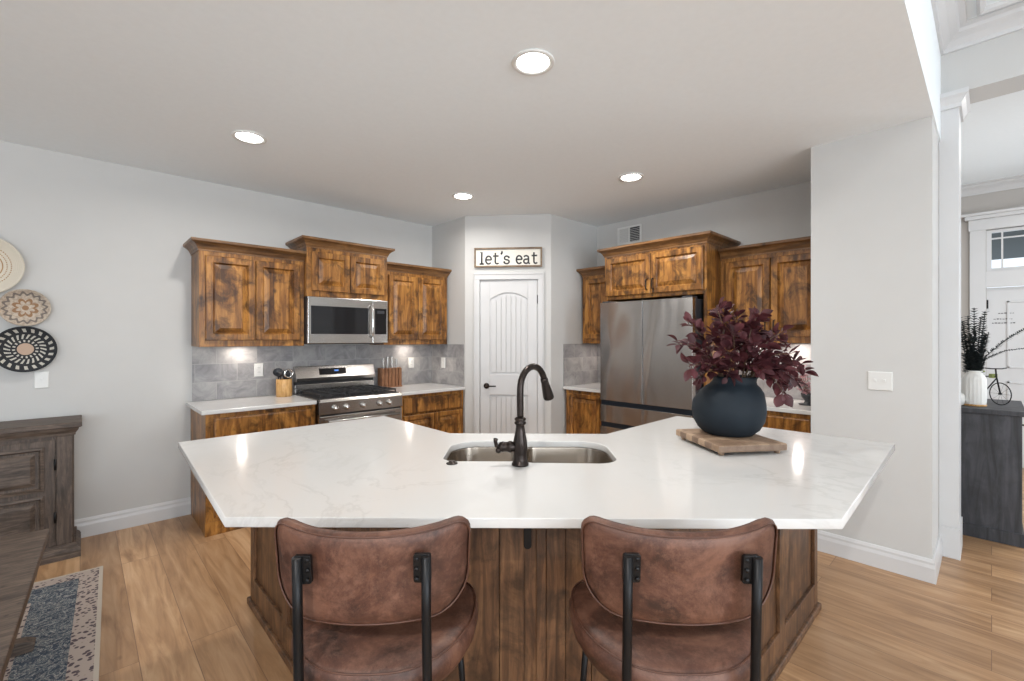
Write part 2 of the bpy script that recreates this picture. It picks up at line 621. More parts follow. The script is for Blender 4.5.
M['floor'] = mat_floor()
M['tile'] = mat_tile()
M['quartz'] = mat_quartz()
M['steel'] = mat_steel()
M['fridgesteel'] = mat_steel('fridge_steel', (0.46, 0.44, 0.425), 0.19, 0.35)
M['sinksteel'] = mat_steel('sink_steel', (0.36, 0.31, 0.26), 0.26)
M['leather'] = mat_leather()
M['leatheredge'] = plain('leather_piping', (0.085, 0.034, 0.020), 0.45, var=0.2, scale=20)
M['rug'] = mat_rug()
M['smoke'] = mat_leaf('burgundy_leaf', (0.038, 0.008, 0.012), (0.13, 0.036, 0.042))
M['pinkpetal'] = mat_leaf('pink_petal', (0.55, 0.25, 0.30), (0.75, 0.5, 0.52))
M['stem'] = plain('olive_brown_stem', (0.12, 0.075, 0.04), 0.6, var=0.2)
M['fern'] = mat_leaf('charcoal_green_needle', (0.02, 0.027, 0.03), (0.055, 0.065, 0.062))
M['vase'] = plain('slate_blue_matte_ceramic', (0.009, 0.015, 0.022), 0.7, var=0.15, scale=4, bmp=0.08, spec=0.3)
M['letter'] = plain('dark_grey_lettering', (0.035, 0.035, 0.038), 0.6, var=0.05)
M['board'] = plain('cream_board', (0.80, 0.77, 0.70), 0.7, var=0.02)
M['green'] = plain('olive_green_enamel', (0.22, 0.26, 0.06), 0.4)
M['porch'] = plain('grey_porch_soffit', (0.06, 0.07, 0.075), 0.8)


def mat_glass(name='clear_glass', tint=(0.9, 0.95, 0.96)):
    m, nt, b = new_mat(name)
    b.inputs['Base Color'].default_value = (*tint, 1)
    b.inputs['Transmission Weight'].default_value = 1.0
    b.inputs['Roughness'].default_value = 0.0
    b.inputs['IOR'].default_value = 1.01
    return m


M['glass'] = mat_glass()


def mat_cuttingboard():
    m, nt, b = new_mat('end_grain_board')
    v = coords(nt)
    br = nd(nt, 'ShaderNodeTexBrick')
    br.offset = 0.5
    br.inputs['Scale'].default_value = 1.0
    br.inputs['Brick Width'].default_value = 0.055
    br.inputs['Row Height'].default_value = 0.055
    br.inputs['Mortar Size'].default_value = 0.0012
    br.inputs['Color1'].default_value = (0.15, 0.085, 0.048, 1)
    br.inputs['Color2'].default_value = (0.46, 0.32, 0.21, 1)
    br.inputs['Mortar'].default_value = (0.12, 0.07, 0.045, 1)
    nt.links.new(v, br.inputs['Vector'])
    g = noise(nt, v, 30, 5, 0.6)
    c = mixc(nt, 0.3, br.outputs['Color'], ramp(nt, g, [(0.3, (0.22, 0.14, 0.09)), (0.7, (0.48, 0.36, 0.26))]))
    nt.links.new(c, b.inputs['Base Color'])
    b.inputs['Roughness'].default_value = 0.6
    return m


M['cutboard'] = mat_cuttingboard()

# ------------------------------------------------------------------ the setting
CZ, GZ, EZ = 2.74, 3.42, 3.20     # kitchen, big room and entry ceiling heights
YE = 0.232                        # edge of the lower kitchen ceiling
struct('floor', MB().box(-4.6, 9.5, -5.1, 4.65, -0.1, 0), M['floor'])
struct('ceiling', MB().box(-4.5, 4.41, YE, 4.51, CZ, GZ + 0.15), M['ceiling'])
struct('ceiling_big_room', MB().box(-4.5, 4.14, -5.0, YE, GZ, GZ + 0.15), M['ceiling'])
struct('ceiling_entry', MB().box(4.40, 7.5, -2.0, 0.62, EZ, EZ + 0.15), M['ceiling'])
struct('wall_left', MB().box(-4.6, 2.99, 4.51, 4.65, 0, GZ + 0.15), M['wall'])
# pantry corner: one solid block with the doorway cut out of its diagonal face
B_, C_ = Vector((3.004, 3.865)), Vector((3.598, 3.197))
dd = (C_ - B_).normalized()
nn = Vector((dd.y, -dd.x))
if nn.dot(Vector((1, 1))) > 0:
    nn = -nn                       # points to the camera
S0, S1, DH = 0.135, 0.762, 2.06
pw = lambda s, t: (B_ + dd * s - nn * t)
struct('wall_pantry_left', MB().prism([tuple(pw(0, 0)), tuple(pw(S0, 0)), tuple(pw(S0, .12)), (3.10, 4.55), (2.99, 4.55), (2.99, 3.88)], 0, CZ), M['wall'])
struct('wall_pantry_right', MB().prism([tuple(pw(S1, 0)), tuple(pw(0.8935, 0)), (3.61, 3.195), (4.45, 3.195), (4.45, 3.32), tuple(pw(S1, .12))], 0, CZ), M['wall'])
struct('wall_pantry_top', MB().prism([tuple(pw(S0, 0)), tuple(pw(S1, 0)), tuple(pw(S1, .12)), tuple(pw(S0, .12))], DH, CZ), M['wall'])
struct('wall_refrigerator', MB().box(4.41, 4.55, .86, 3.25, 0, CZ), M['wall'])
struct('wall_right', MB().box(3.63, 4.41,   .24, .852, 0, CZ), M['wall'])
struct('wall_opening', MB().box(4.14, 4.40, -2.0, YE, 3.03, GZ + .15).box(4.14, 4.40, .157, .24, 0, 3.03).box(4.14, 4.40, -5.0, -2.0, 0, GZ + .15), M['wall'])
struct('wall_entry_left', MB().box(4.41, 7.5, .62, .74, 0, EZ), M['entrywall'])
struct('wall_entry_far', MB().box(7.5, 7.62, .04, .74, 0, EZ).box(7.5, 7.62, -2.0, -.96, 0, EZ).box(7.5, 7.62, -.96, .04, 2.66, EZ), M['entrywall'])
# walls behind the camera with window openings
def window_wall(name, fixed, lo, hi, wins, along):
    mb = MB()
    z0, z1 = 0.35, 2.55
    cur = lo
    def bx_(a, b_, za, zb):
        if along == 'x':
            mb.box(a, b_, fixed - .12, fixed, za, zb)
        else:
            mb.box(fixed - .12, fixed, a, b_, za, zb)
    for c_ in wins:
        bx_(cur, c_ - .75, 0, GZ + .15)
        bx_(c_ - .75, c_ + .75, 0, z0)
        bx_(c_ - .75, c_ + .75, z1, GZ + .15)
        cur = c_ + .75
    bx_(cur, hi, 0, GZ + .15)
    return struct(name, mb, M['wall'])


window_wall('wall_rear', -5.0, -4.5, 4.14, (-3.0, -0.9, 1.2), 'x')
window_wall('wall_far_left', -4.5, -5.0, 4.51, (-3.2, -0.9, 2.2), 'y')
n_ = 0
for c_ in (-3.0, -0.9, 1.2):
    n_ += 1
    struct('window_%d' % n_, MB().box(c_ - .03, c_ + .03, -5.07, -5.03, .35, 2.55).box(c_ - .75, c_ + .75, -5.07, -5.03, 1.43, 1.48), M['trim'])
for c_ in (-3.2, -0.9, 2.2):
    n_ += 1
    struct('window_%d' % n_, MB().box(-4.57, -4.53, c_ - .03, c_ + .03, .35, 2.55).box(-4.57, -4.53, c_ - .75, c_ + .75, 1.43, 1.48), M['trim'])
struct('wall_entry_right', MB().box(4.41, 5.2, -2.12, -2.0, 0, EZ).box(6.8, 7.5, -2.12, -2.0, 0, EZ).box(5.2, 6.8, -2.12, -2.0, 0, .5).box(5.2, 6.8, -2.12, -2.0, 2.5, EZ), M['entrywall'])

# base and crown mouldings: a profile (out, z) run between two floor points, out = to the left of travel
def run(mb, p0, p1, prof, m0=0, m1=0):
    p0, p1 = Vector(p0), Vector(p1)
    d = (p1 - p0).normalized()
    o = Vector((-d.y, d.x))
    r0 = [(*(p0 + o * a + d * a * m0), z) for a, z in prof]
    r1 = [(*(p1 + o * a - d * a * m1), z) for a, z in prof]
    return mb.loops([r0, r1])


BASE = [(-.001, 0), (.018, 0), (.018, .085), (.013, .105), (.013, .118), (.006, .135), (-.001, .135)]
struct('baseboard_left', run(MB(), (.655, 4.51), (-4.5, 4.51), [(a, z) for a, z in BASE]), M['trim'])
struct('baseboard_right', run(MB(), (3.63, .852), (3.63, .24), [(-a, z) for a, z in BASE], m1=1), M['trim'])
struct('baseboard_right_end', run(MB(), (3.63, .24), (4.12, .24), [(-a, z) for a, z in BASE], m0=1), M['trim'])
struct('baseboard_pantry', run(MB(), pw(.80, 0), pw(.893, 0), [(-a, z) for a, z in BASE]), M['trim'])
# white pilaster at the wide opening
pl = MB()
pl.box(4.1405, 4.418, .145, .157, 0.2, 2.93)
pl.box(4.122, 4.140, .145, .2395, 0.2, 2.93)
pl.box(4.1405, 4.425, .138, .157, 0, .20)
pl.box(4.115, 4.140, .138, .2395, 0, .20)
struct('trim_1', pl, M['trim'], .002)
caps = []
for e_, z_ in ((0, 2.93), (.012, 2.93), (.012, 2.955), (.03, 2.985), (.045, 3.0), (.045, 3.028)):
    caps.append([(4.122 - e_, .145 - e_, z_), (4.418 + e_, .145 - e_, z_), (4.418 + e_, .157, z_), (4.14, .157, z_), (4.14, .2395, z_), (4.122 - e_, .2395, z_)])
struct('trim_2', MB().loops(caps), M['trim'])
CR = lambda z: [(0, z - .115), (.014, z - .115), (.02, z - .095), (.05, z - .062), (.085, z - .04), (.095, z - .02), (.125, z - .012), (.125, z + .001), (0, z + .001)]
struct('trim_crown_big_room', run(MB(), (4.14, YE), (4.14, -5.0), [(-a, z) for a, z in CR(GZ)], m0=-1), M['trim'])
struct('trim_crown_header', run(MB(), (-4.5, YE), (4.14, YE), [(-a, z) for a, z in CR(GZ)], m1=-1), M['trim'])
TR = [(.17, GZ + .001), (.17, GZ - .02), (.185, GZ - .03), (.20, GZ - .02), (.21, GZ + .001)]
struct('trim_tray_side', run(MB(), (4.14, YE), (4.14, -5.0), [(-a, z) for a, z in TR], m0=-1), M['trim'])
struct('trim_tray_front', run(MB(), (-4.5, YE), (4.14, YE), [(-a, z) for a, z in TR], m1=-1), M['trim'])
struct('trim_crown_entry', run(MB(), (7.5, .62), (7.5, -2.0), [(-a, z) for a, z in CR(EZ)], m0=-1), M['trim'])
struct('trim_crown_entry_side', run(MB(), (4.41, .62), (7.5, .62), [(-a, z) for a, z in CR(EZ)], m1=-1), M['trim'])

# front door with its glazed transom
dr = MB()
dr.box(7.46, 7.5, .045, .175, 0, 2.665)
dr.box(7.46, 7.5, -1.09, -.96, 0, 2.665)
dr.box(7.461, 7.5, -.96, .045, 2.01, 2.19)
dr.box(7.455, 7.5, -1.10, .185, 2.665, 2.79)
casing = struct('trim_5', dr, M['trim'], .003)
struct('trim_6', MB().box(7.40, 7.5, -1.16, .245, 2.83, 2.86).box(7.42, 7.5, -1.13, .215, 2.79, 2.83), M['trim'], .004)
fd = MB()
fd.box(7.52, 7.56, -.955, .04, .01, 2.005)
front_door = struct('door_2', fd, M['trim'], .002)
def door_leaf_x(mb, x, y0, y1, z0, z1):   # raised moulding rectangle on a face looking to -x
    for a, b_, c_, d_ in ((y0, y1, z0, z0 + .02), (y0, y1, z1 - .02, z1), (y0, y0 + .02, z0, z1), (y1 - .02, y1, z0, z1)):
        mb.box(x - .01, x, a, b_, c_, d_)
pm = MB()
for (a, b_) in ((-.86, -.53), (-.38, -.12)):
    door_leaf_x(pm, 7.52, a, b_, .15, .95)
    door_leaf_x(pm, 7.52, a, b_, 1.10, 1.85)
pm.build('panel_moulding', M['trim'], front_door, .002)
hg = MB().box(7.505, 7.52, .025, .045, 1.77, 1.87)
hg.build('hinge', M['black'], front_door)
mk = MB()
rng = random.Random(4)
for zz, a0, a1 in ((1.71, -.17, -.05), (1.645, -.16, -.015), (1.60, -.18, 0.0)):
    yy = a0
    while yy < a1:
        l_ = rng.uniform(.008, .02)
        mk.box(7.5165, 7.52, yy, yy + l_, zz, zz + rng.uniform(.005, .011))
        yy += l_ + .007
mk.build('door_decal', M['letter'], front_door)
tw = MB()
for a, b_, c_, d_ in ((-.955, .04, 2.19, 2.225), (-.955, .04, 2.63, 2.665), (-.955, -.915, 2.225, 2.63), (0.0, .04, 2.225, 2.63)):
    tw.box(7.50, 7.56, a, b_, c_, d_)
tw.box(7.519, 7.541, -.09, -.075, 2.225, 2.63)
tw.box(7.519, 7.541, -.84, -.825, 2.225, 2.63)
tw.box(7.52, 7.54, -.915, 0, 2.555, 2.57)
win = struct('window_7', tw, M['trim'])
MB().box(7.528, 7.532, -.92, .01, 2.215, 2.64).build('pane', M['glass'], win)
struct('ceiling_porch', MB().box(7.7, 11.4, -3, 2.5, 2.78, 2.9), M['porch'])

# pantry door
CAS = [(0, 0), (.0, .062), (.012, .062), (.02, .05), (.02, .012), (.012, 0)]
pt = MB()
def pbox(mb, s0, s1, t0, t1, z0, z1):     # box in the pantry wall frame; t towards the room
    q = [pw(s0, -t0), pw(s1, -t0), pw(s1, -t1), pw(s0, -t1)]
    mb.prism([tuple(a) for a in q], z0, z1)
pbox(pt, S0 - .045, S0 + .004, 0, .018, 0, DH - .004)
pbox(pt, S1 - .004, S1 + .045, 0, .018, 0, DH - .004)
pbox(pt, S0 - .045, S1 + .045, 0, .018, DH - .004, DH + .048)
pbox(pt, S0 - .058, S0 - .045, 0, .024, 0, DH + .048)
pbox(pt, S1 + .045, S1 + .058, 0, .024, 0, DH + .048)
pbox(pt, S0 - .058, S1 + .058, 0, .024, DH + .048, DH + .066)
struct('trim_7', pt, M['trim'], .003)
pd = MB()
pbox(pd, S0 + .006, S1 - .006, -.045, -.02, .01, DH - .008)
pdoor = struct('door_1', pd, M['trim'])
dW = S1 - S0
fr = MB()
def P3(s, t, z):
    a = pw(s, -t)
    return (a.x, a.y, z)
sl, sr = S0 + .006, S1 - .006
st = .105
pbox(fr, sl, sl + st, -.02, -.006, .01, DH - .008)
pbox(fr, sr - st, sr, -.02, -.006, .01, DH - .008)
pbox(fr, sl + st, sr - st, -.02, -.006, .01, .20)
pbox(fr, sl + st, sr - st, -.02, -.006, .83, 1.05)
arc = []
cs = (sl + sr) / 2
hw = (sr - sl) / 2 - st
for i in range(17):
    u_ = -1 + i / 8
    arc.append((cs + hw * u_, 1.845 + .075 * (1 - u_ * u_)))
ring = arc + [(cs + hw, DH - .008), (cs - hw, DH - .008)]
fr.loops([[P3(s, -.02, z) for s, z in ring], [P3(s, -.006, z) for s, z in ring]])
fr.build('door_frame', M['trim'], pdoor, .003)
bd = MB()
nb = 7
for k in range(nb):
    a = cs - hw + .018 + (2 * hw - .036) * k / nb
    b_ = a + (2 * hw - .036) / nb - .004
    zt = min(1.835 + .072 * (1 - ((a - cs) / hw) ** 2), 1.835 + .072 * (1 - ((b_ - cs) / hw) ** 2))
    pbox(bd, a, b_, -.022, -.011, 1.072, zt - .01)
    pbox(bd, a, b_, -.022, -.011, .222, .808)
bd.build('door_panel', M['trim'], pdoor, .0015)
kb = MB()
o_ = Vector(P3(S0 + .075, -.006, .925))
n3 = Vector((nn.x, nn.y, 0))
kb.lathe_axis([(.031, -.001), (.031, .006), (.024, .012), (.012, .016), (.011, .045), (.0, .047)], o_, n3)
d3 = Vector((dd.x, dd.y, 0))
kb.tube([o_ + n3 * .038, o_ + n3 * .042 + d3 * .03, o_ + n3 * .042 + d3 * .105], [.009, .008, .006], 10)
kb.build('lever_handle', M['bronze'], pdoor)
for z_ in (1.80, .25):
    hb = MB()
    pbox(hb, S1 - .012, S1 + .006, -.01, .004, z_, z_ + .09)
    hb.build('hinge', M['black'], pdoor)

# backsplash tile
bsp = MB().box(.665, 2.982, 4.502, 4.5105, .916, 1.366)
bs = struct('wall_backsplash_left', bsp, M['tile'])
struct('wall_backsplash_corner', MB().box(2.982, 2.9905, 3.895, 4.501, .916, 1.366), M['tile'])
struct('wall_backsplash_pantry', MB().box(3.80, 4.402, 3.187, 3.1955, .916, 1.37), M['tile'])
struct('wall_backsplash_refrigerator', MB().box(4.402, 4.4105, .862, 1.640, .916, 1.388), M['tile'])
struct('wall_backsplash_alcove', MB().box(4.402, 4.4105, 2.669, 3.186, .916, 1.37), M['tile'])

# ------------------------------------------------------------------ cabinets
# local frame: x to the right seen from the room, y into the wall (front face at y=0), z up
def door_mesh(w_, h_, fw=.058, t=.022):
    """raised panel door, front looks to -y, lower left corner at the origin"""
    rings = []
    for ins, y in ((0, 0), (0, -t + .005), (.005, -t), (fw - .009, -t), (fw - .002, -t + .011), (fw + .003, -t + .016), (fw + .036, -t + .003), (fw + .038, -t + .001)):
        ins2 = min(ins, min(w_, h_) / 2 - .004)
        rings.append([(ins2, y, ins2), (w_ - ins2, y, ins2), (w_ - ins2, y, h_ - ins2), (ins2, y, h_ - ins2)])
    return MB().loops(rings)


def slab_mesh(w_, h_, t=.02):
    rings = []
    for ins, y in ((0, 0), (0, -t + .007), (.004, -t + .003), (.012, -t), (.02, -t)):
        rings.append([(ins, y, ins), (w_ - ins, y, ins), (w_ - ins, y, h_ - ins), (ins, y, h_ - ins)])
    return MB().loops(rings)


def shift(mb, x, y, z):
    return mb.xf(Matrix.Translation((x, y, z)))


def crown_rings(w_, d_, z, prof, left=1, right=1):
    rings = []
    for e, dz in prof:
        l = e * left
        r = e * right
        rings.append([(-l, d_, z + dz), (-l, -e, z + dz), (w_ + r, -e, z + dz), (w_ + r, d_, z + dz)])
    return rings


CROWN = [(0, 0), (.006, 0), (.006, .012), (.012, .02), (.018, .035), (.034, .052), (.052, .062), (.056, .066), (.056, .085), (0, .085)]


def pull(mb_parent, x, z, h_=.10):
    m = MB()
    m.tube([(x, -.02, z), (x, -.045, z + .006), (x, -.048, z + .02), (x, -.048, z + h_ - .02), (x, -.045, z + h_ - .006), (x, -.02, z + h_)], .0055, 8)
    return m.build('handle', M['bronze'], mb_parent)


def upper(label, loc, rz, w_, d_, h_, ndoor=2, left=1, right=1, group='wall cabinets', pulls=True, rail=.05, extra=None, sideL=0.04, sideR=0.04, crown=True):
    t = thing('wall_cabinet', label, 'cabinet', loc, rz, group)
    MB().box(0, w_, 0, d_, 0, h_).build('cabinet_body', M['cabwood'], t, .002)
    if crown:
        MB().loops(crown_rings(w_, d_, h_ - .015, CROWN, left, right)).build('crown_moulding', M['crownwood'], t)
    dw = (w_ - sideL - sideR - .006 * (ndoor - 1)) / ndoor
    for k in range(ndoor):
        x0 = sideL + k * (dw + .006)
        dh = h_ - rail - .05
        dm = shift(door_mesh(dw, dh), x0, 0, rail).build('door', M['cabwood'], t)
        if pulls:
            if ndoor == 2:
                xx = x0 + (dw - .028 if k == 0 else .028)
            else:
                xx = x0 + dw - .028
            pull(dm, xx, rail + .035)
    return t


# range wall
upper('wide stained two-door wall cabinet left of the microwave', (.66, 4.18, 1.367), 0, .775, .328, .757, pulls=False)
upper('short raised two-door wall cabinet above the microwave', (1.437, 4.12, 1.803), 0, .768, .388, .445, pulls=False)
upper('stained two-door wall cabinet right of the microwave, by the white pantry wall', (2.207, 4.18, 1.367), 0, .76, .328, .757, left=0, pulls=False)


def base_cab(label, loc, rz, w_, d_, layout, h_=.884, group='base cabinets'):
    t = thing('base_cabinet', label, 'cabinet', loc, rz, group)
    MB().box(0, w_, 0, d_, 0, h_).box(-.004, w_ + .0, -.008, .02, 0, .10).build('cabinet_body', M['cabwood'], t, .002)
    for kind, x0, x1, z0, z1 in layout:
        mb = slab_mesh(x1 - x0, z1 - z0) if kind == 'drawer' else door_mesh(x1 - x0, z1 - z0, .05)
        o = shift(mb, x0, 0, z0).build(kind, M['cabwood'], t)
        if kind == 'drawer_':
            pass
    return t


base_cab('base cabinet with one long drawer at the left end of the range wall', (.655, 3.90, 0), 0, .775, .608,
         [('drawer', .05, .735, .70, .85), ('door', .05, .389, .13, .68), ('door', .395, .735, .13, .68)])
base_cab('base cabinet right of the steel range, drawer over two doors', (2.226, 3.90, 0), 0, .755, .608,
         [('drawer', .03, .725, .70, .85), ('door', .03, .375, .13, .68), ('door', .381, .725, .13, .68)])


def ctop(name, label, poly, z0=.884, z1=.914, bevel=.004):
    o = MB().prism(poly, z0, z1).build(name, M['quartz'], None, bevel)
    return tag(o, label, 'countertop', 'perimeter countertops')


ctop('countertop', 'white quartz countertop left of the range holding the utensil crock', [(.625, 3.865), (1.430, 3.865), (1.430, 4.501), (.625, 4.501)])
ctop('countertop', 'white quartz countertop right of the range holding the knife block', [(2.224, 3.865), (2.980, 3.865), (2.980, 4.501), (2.224, 4.501)])

# refrigerator wall (rotated so that local x runs along -y)
RZ = R(-90)
upper('narrow stained wall cabinet tucked left of the refrigerator', (4.08, 3.15, 1.375), RZ, .48, .329, .757, 1, left=1, right=0)
upper('stained two-door wall cabinet right of the refrigerator, behind the burgundy branches', (4.08, 1.64, 1.395), RZ, .778, .329, .745, 2, left=0, right=0, sideL=.05, sideR=.02)
fc = thing('refrigerator_surround', 'tall stained wood surround with two doors above the refrigerator', 'cabinet', (3.81, 2.665, 0), RZ)
MB().box(0, 1.02, 0, .598, 1.81, 2.25).box(0, .022, 0, .598, 0, 1.815).box(.995, 1.02, 0, .598, 0, 1.815).build('cabinet_body', M['cabwood'], fc, .002)
MB().loops(crown_rings(1.02, .598, 2.235, CROWN)).build('crown_moulding', M['crownwood'], fc)
for k in range(2):
    x0 = .025 + k * .488
    dm = shift(door_mesh(.482, .37), x0, 0, 1.845).build('door', M['cabwood'], fc)
    pull(dm, x0 + (.482 - .028 if k == 0 else .028), 1.88)
base_cab('narrow base cabinet between the pantry and the refrigerator', (3.81, 3.165, 0), RZ, .49, .598,
         [('door', .05, .45, .13, .85)])
base_cab('base cabinet right of the refrigerator behind the blue vase', (3.81, 1.64, 0), RZ, .778, .598,
         [('drawer', .04, .745, .70, .85), ('door', .04, .39, .13, .68), ('door', .396, .745, .13, .68)])
ctop('countertop', 'short white quartz countertop between the pantry wall and the refrigerator', [(3.78, 2.672), (4.401, 2.672), (4.401, 3.186), (3.78, 3.186)])
ctop('countertop', 'white quartz countertop right of the refrigerator under the pink flowers', [(3.78, .862), (4.401, .862), (4.401, 1.640), (3.78, 1.640)])

# refrigerator
fg = thing('refrigerator', 'stainless french door refrigerator with two dark pocket drawer grips', 'refrigerator', (3.65, 2.606, 0), RZ)
W = .913
MB().box(.004, W - .004, .06, .70, .03, 1.765).build('refrigerator_body', M['darkplastic'], fg, .004)
def fdoor(x0, x1, z0, z1, name):
    pts = rrect(x0, x1, 0, .058, [.001, .001, .002, .002])
    return MB().prism(pts, z0, z1).build(name, M['fridgesteel'], fg, .0012)
fdoor(0, W / 2 - .003, .842, 1.772, 'door')
fdoor(W / 2 + .003, W, .842, 1.772, 'door')
fdoor(0, W, .635, .795, 'drawer')
fdoor(0, W, .07, .590, 'drawer')
MB().box(.003, W - .003, .012, .06, .795, .842).build('drawer_grip', M['pocket'], fg)
MB().box(.003, W - .003, .012, .06, .590, .635).build('drawer_grip', M['pocket'], fg)
MB().box(.02, W - .02, .03, .07, 0, .07).build('toe_grille', M['darkplastic'], fg)
for a in (.01, W - .10):
    MB().box(a, a + .09, .02, .12, 1.765, 1.787).build('hinge_cover', M['darkplastic'], fg, .003)

# microwave
mw = thing('microwave', 'stainless over-the-range microwave with dark glass door', 'microwave', (1.441, 4.108, 1.386), 0)
MB().box(0, .762, .02, .39, 0, .414).build('microwave_body', M['darkplastic'], mw, .002)
MB().box(0, .600, -.004, .02, .0, .414).build('door', M['steel'], mw, .004)
MB().box(.603, .762, -.004, .02, 0, .414).build('control_panel', M['steel'], mw, .004)
MB().box(.025, .560, -.0055, -.003, .085, .335).build('window', M['blackgloss'], mw, .002)
MB().box(.625, .748, -.0055, -.003, .085, .335).build('keypad', M['blackgloss'], mw, .002)
MB().box(.648, .725, -.0065, -.005, .285, .315).build('display', M['darkplastic'], mw)
MB().tube([(.585, -.004, .06), (.585, -.038, .07), (.585, -.047, .10), (.585, -.047, .32), (.585, -.038, .35), (.585, -.004, .36)], .011, 10).build('handle', M['chrome'], mw)
MB().box(.03, .73, .03, .36, -.008, .002).build('vent_grille', M['darkplastic'], mw)

# range
rg = thing('gas_range', 'stainless gas range with five knobs and black cast iron grates', 'stove', (1.439, 3.845, 0), 0)
W = .778
MB().box(.004, W - .004, .03, .64, 0, .905).build('range_body', M['darkplastic'], rg, .003)
MB().box(0, .012, .002, .63, .10, .918).build('side_trim', M['steel'], rg)
MB().loops([[(0, .03, .79), (W, .03, .79), (W, .0, .79), (0, .0, .79)], [(0, .03, .895), (W, .03, .895), (W, .0, .895), (0, .0, .895)], [(0, .06, .918), (W, .06, .918), (W, .012, .918), (0, .012, .918)]]).build('control_panel', M['steel'], rg, .003)
for kx in (.135, .235, .385, .545, .640):
    MB().lathe_axis([(.026, -.002), (.026, .006), (.021, .010), (.019, .034), (.014, .038), (0, .038)], (kx, 0, .842), (0, -1, 0), 20).box(kx - .0035, kx + .0035, -.046, -.03, .822, .862).build('knob', M['chrome'], rg)
MB().box(.008, W - .008, -.005, .04, .19, .778).build('oven_door', M['steel'], rg, .006)
MB().box(.10, W - .10, -.007, -.003, .30, .64).build('oven_window', M['blackgloss'], rg)
MB().tube([(.06, -.05, .735), (W - .06, -.05, .735)], .013, 12).tube([(.09, -.05, .735), (.09, 0, .735)], .008, 8).tube([(W - .09, -.05, .735), (W - .09, 0, .735)], .008, 8).build('oven_handle', M['steel'], rg)
MB().box(.008, W - .008, -.004, .04, .03, .18).build('warming_drawer', M['steel'], rg, .005)
MB().box(.012, W - .012, .04, .56, .905, .922).build('cooktop', M['iron'], rg, .004)
for gx in (.03, .275, .52):
    g = MB()
    w3 = .225
    for yy in (.065, .175, .29, .405, .53):
        g.box(gx, gx + w3, yy - .006, yy + .006, .945, .957)
    for xx in (gx + .006, gx + w3 / 2, gx + w3 - .006):
        g.box(xx - .006, xx + .006, .062, .534, .942, .955)
    for xx in (gx + .006, gx + w3 - .006):
        for yy in (.065, .53):
            g.box(xx - .006, xx + .006, yy - .006, yy + .006, .921, .945)
    g.build('grate', M['iron'], rg, .002)
for bx, by in ((.14, .17), (.14, .42), (.388, .30), (.63, .17), (.63, .42)):
    MB().lathe([(.045, .920), (.045, .930), (.03, .932), (.03, .940), (0, .940)], bx, by, 20).build('burner', M['iron'], rg)
MB().loops([[(0, .575, .918), (W, .575, .918), (W, .64, .918), (0, .64, .918)], [(0, .575, 1.0), (W, .575, 1.0), (W, .64, 1.0), (0, .64, 1.0)]]).build('rear_riser', M['steel'], rg, .002)
MB().box(.004, W - .004, .585, .638, .998, 1.03).build('vent_slot', M['iron'], rg)
MB().loops([[(0, .555, 1.028), (W, .555, 1.028), (W, .64, 1.028), (0, .64, 1.028)], [(0, .548, 1.06), (W, .548, 1.06), (W, .64, 1.06), (0, .64, 1.06)], [(0, .59, 1.168), (W, .59, 1.168), (W, .64, 1.168), (0, .64, 1.168)]]).build('backguard', M['steel'], rg, .004)
pan = MB().box(.215, .475, 0, .004, 0, .062)
pan.xf(Matrix.Translation((0, .5545, 1.085)) @ Matrix.Rotation(R(-21), 4, 'X')).build('control_display', M['blackgloss'], rg)
MB().box(.36, .40, -.001, .001, .03, .045).xf(Matrix.Translation((0, .5535, 1.085)) @ Matrix.Rotation(R(-21), 4, 'X')).build('clock', M['display'], rg)

# ------------------------------------------------------------------ island
E1 = Vector((.7195, -.6944))
E2 = Vector((.6944, .7195))
def isl(s, t):
    p = E1 * s + E2 * t
    return (p.x, p.y)
top = [(.305, 1.535), (1.59, .295), (2.905, .325), (2.90, 1.45), (2.078, 1.442), (1.47, 2.043), (1.478, 2.802), (.355, 2.802)]
# sink opening: rounded bowls, the right one reaching closer to the front
open_ = []
def arc_pts(cs_, ct, r, a0, a1, n=8):
    return [(cs_ + r * math.cos(R(a0 + (a1 - a0) * i / n)), ct + r * math.sin(R(a0 + (a1 - a0) * i / n))) for i in range(n + 1)]
open_ += arc_pts(.30, 2.165, .135, 0, 90)
open_ += arc_pts(-.18, 2.165, .135, 90, 180)
open_ += arc_pts(-.255, 1.985, .06, 180, 270, 5)
open_ += [(.02, 1.925), (.07, 1.905)]
open_ += arc_pts(.345, 1.985, .09, 270, 360, 6)
open_w = [isl(s, t) for s, t in open_]
ict = poly_holes('island_countertop', top, [open_w], .884, .914, M['quartz'], None, .003)
tag(ict, 'large angular white quartz island countertop with sink cutout', 'countertop')

ib = thing('kitchen_island', 'dark stained wood island base with framed side panels under the white countertop', 'island', (0, 0, 0))
base = [(.685, 1.66), (1.665, .65), (2.83, .65), (2.83, 1.41), (2.06, 1.41), (1.44, 2.02), (1.44, 2.76), (.685, 2.76)]
bt = .881
sink_clear = [isl(s, t) for s, t in [(-.36, 1.86), (.48, 1.86), (.48, 2.34), (-.36, 2.34)]]
bb = MB()
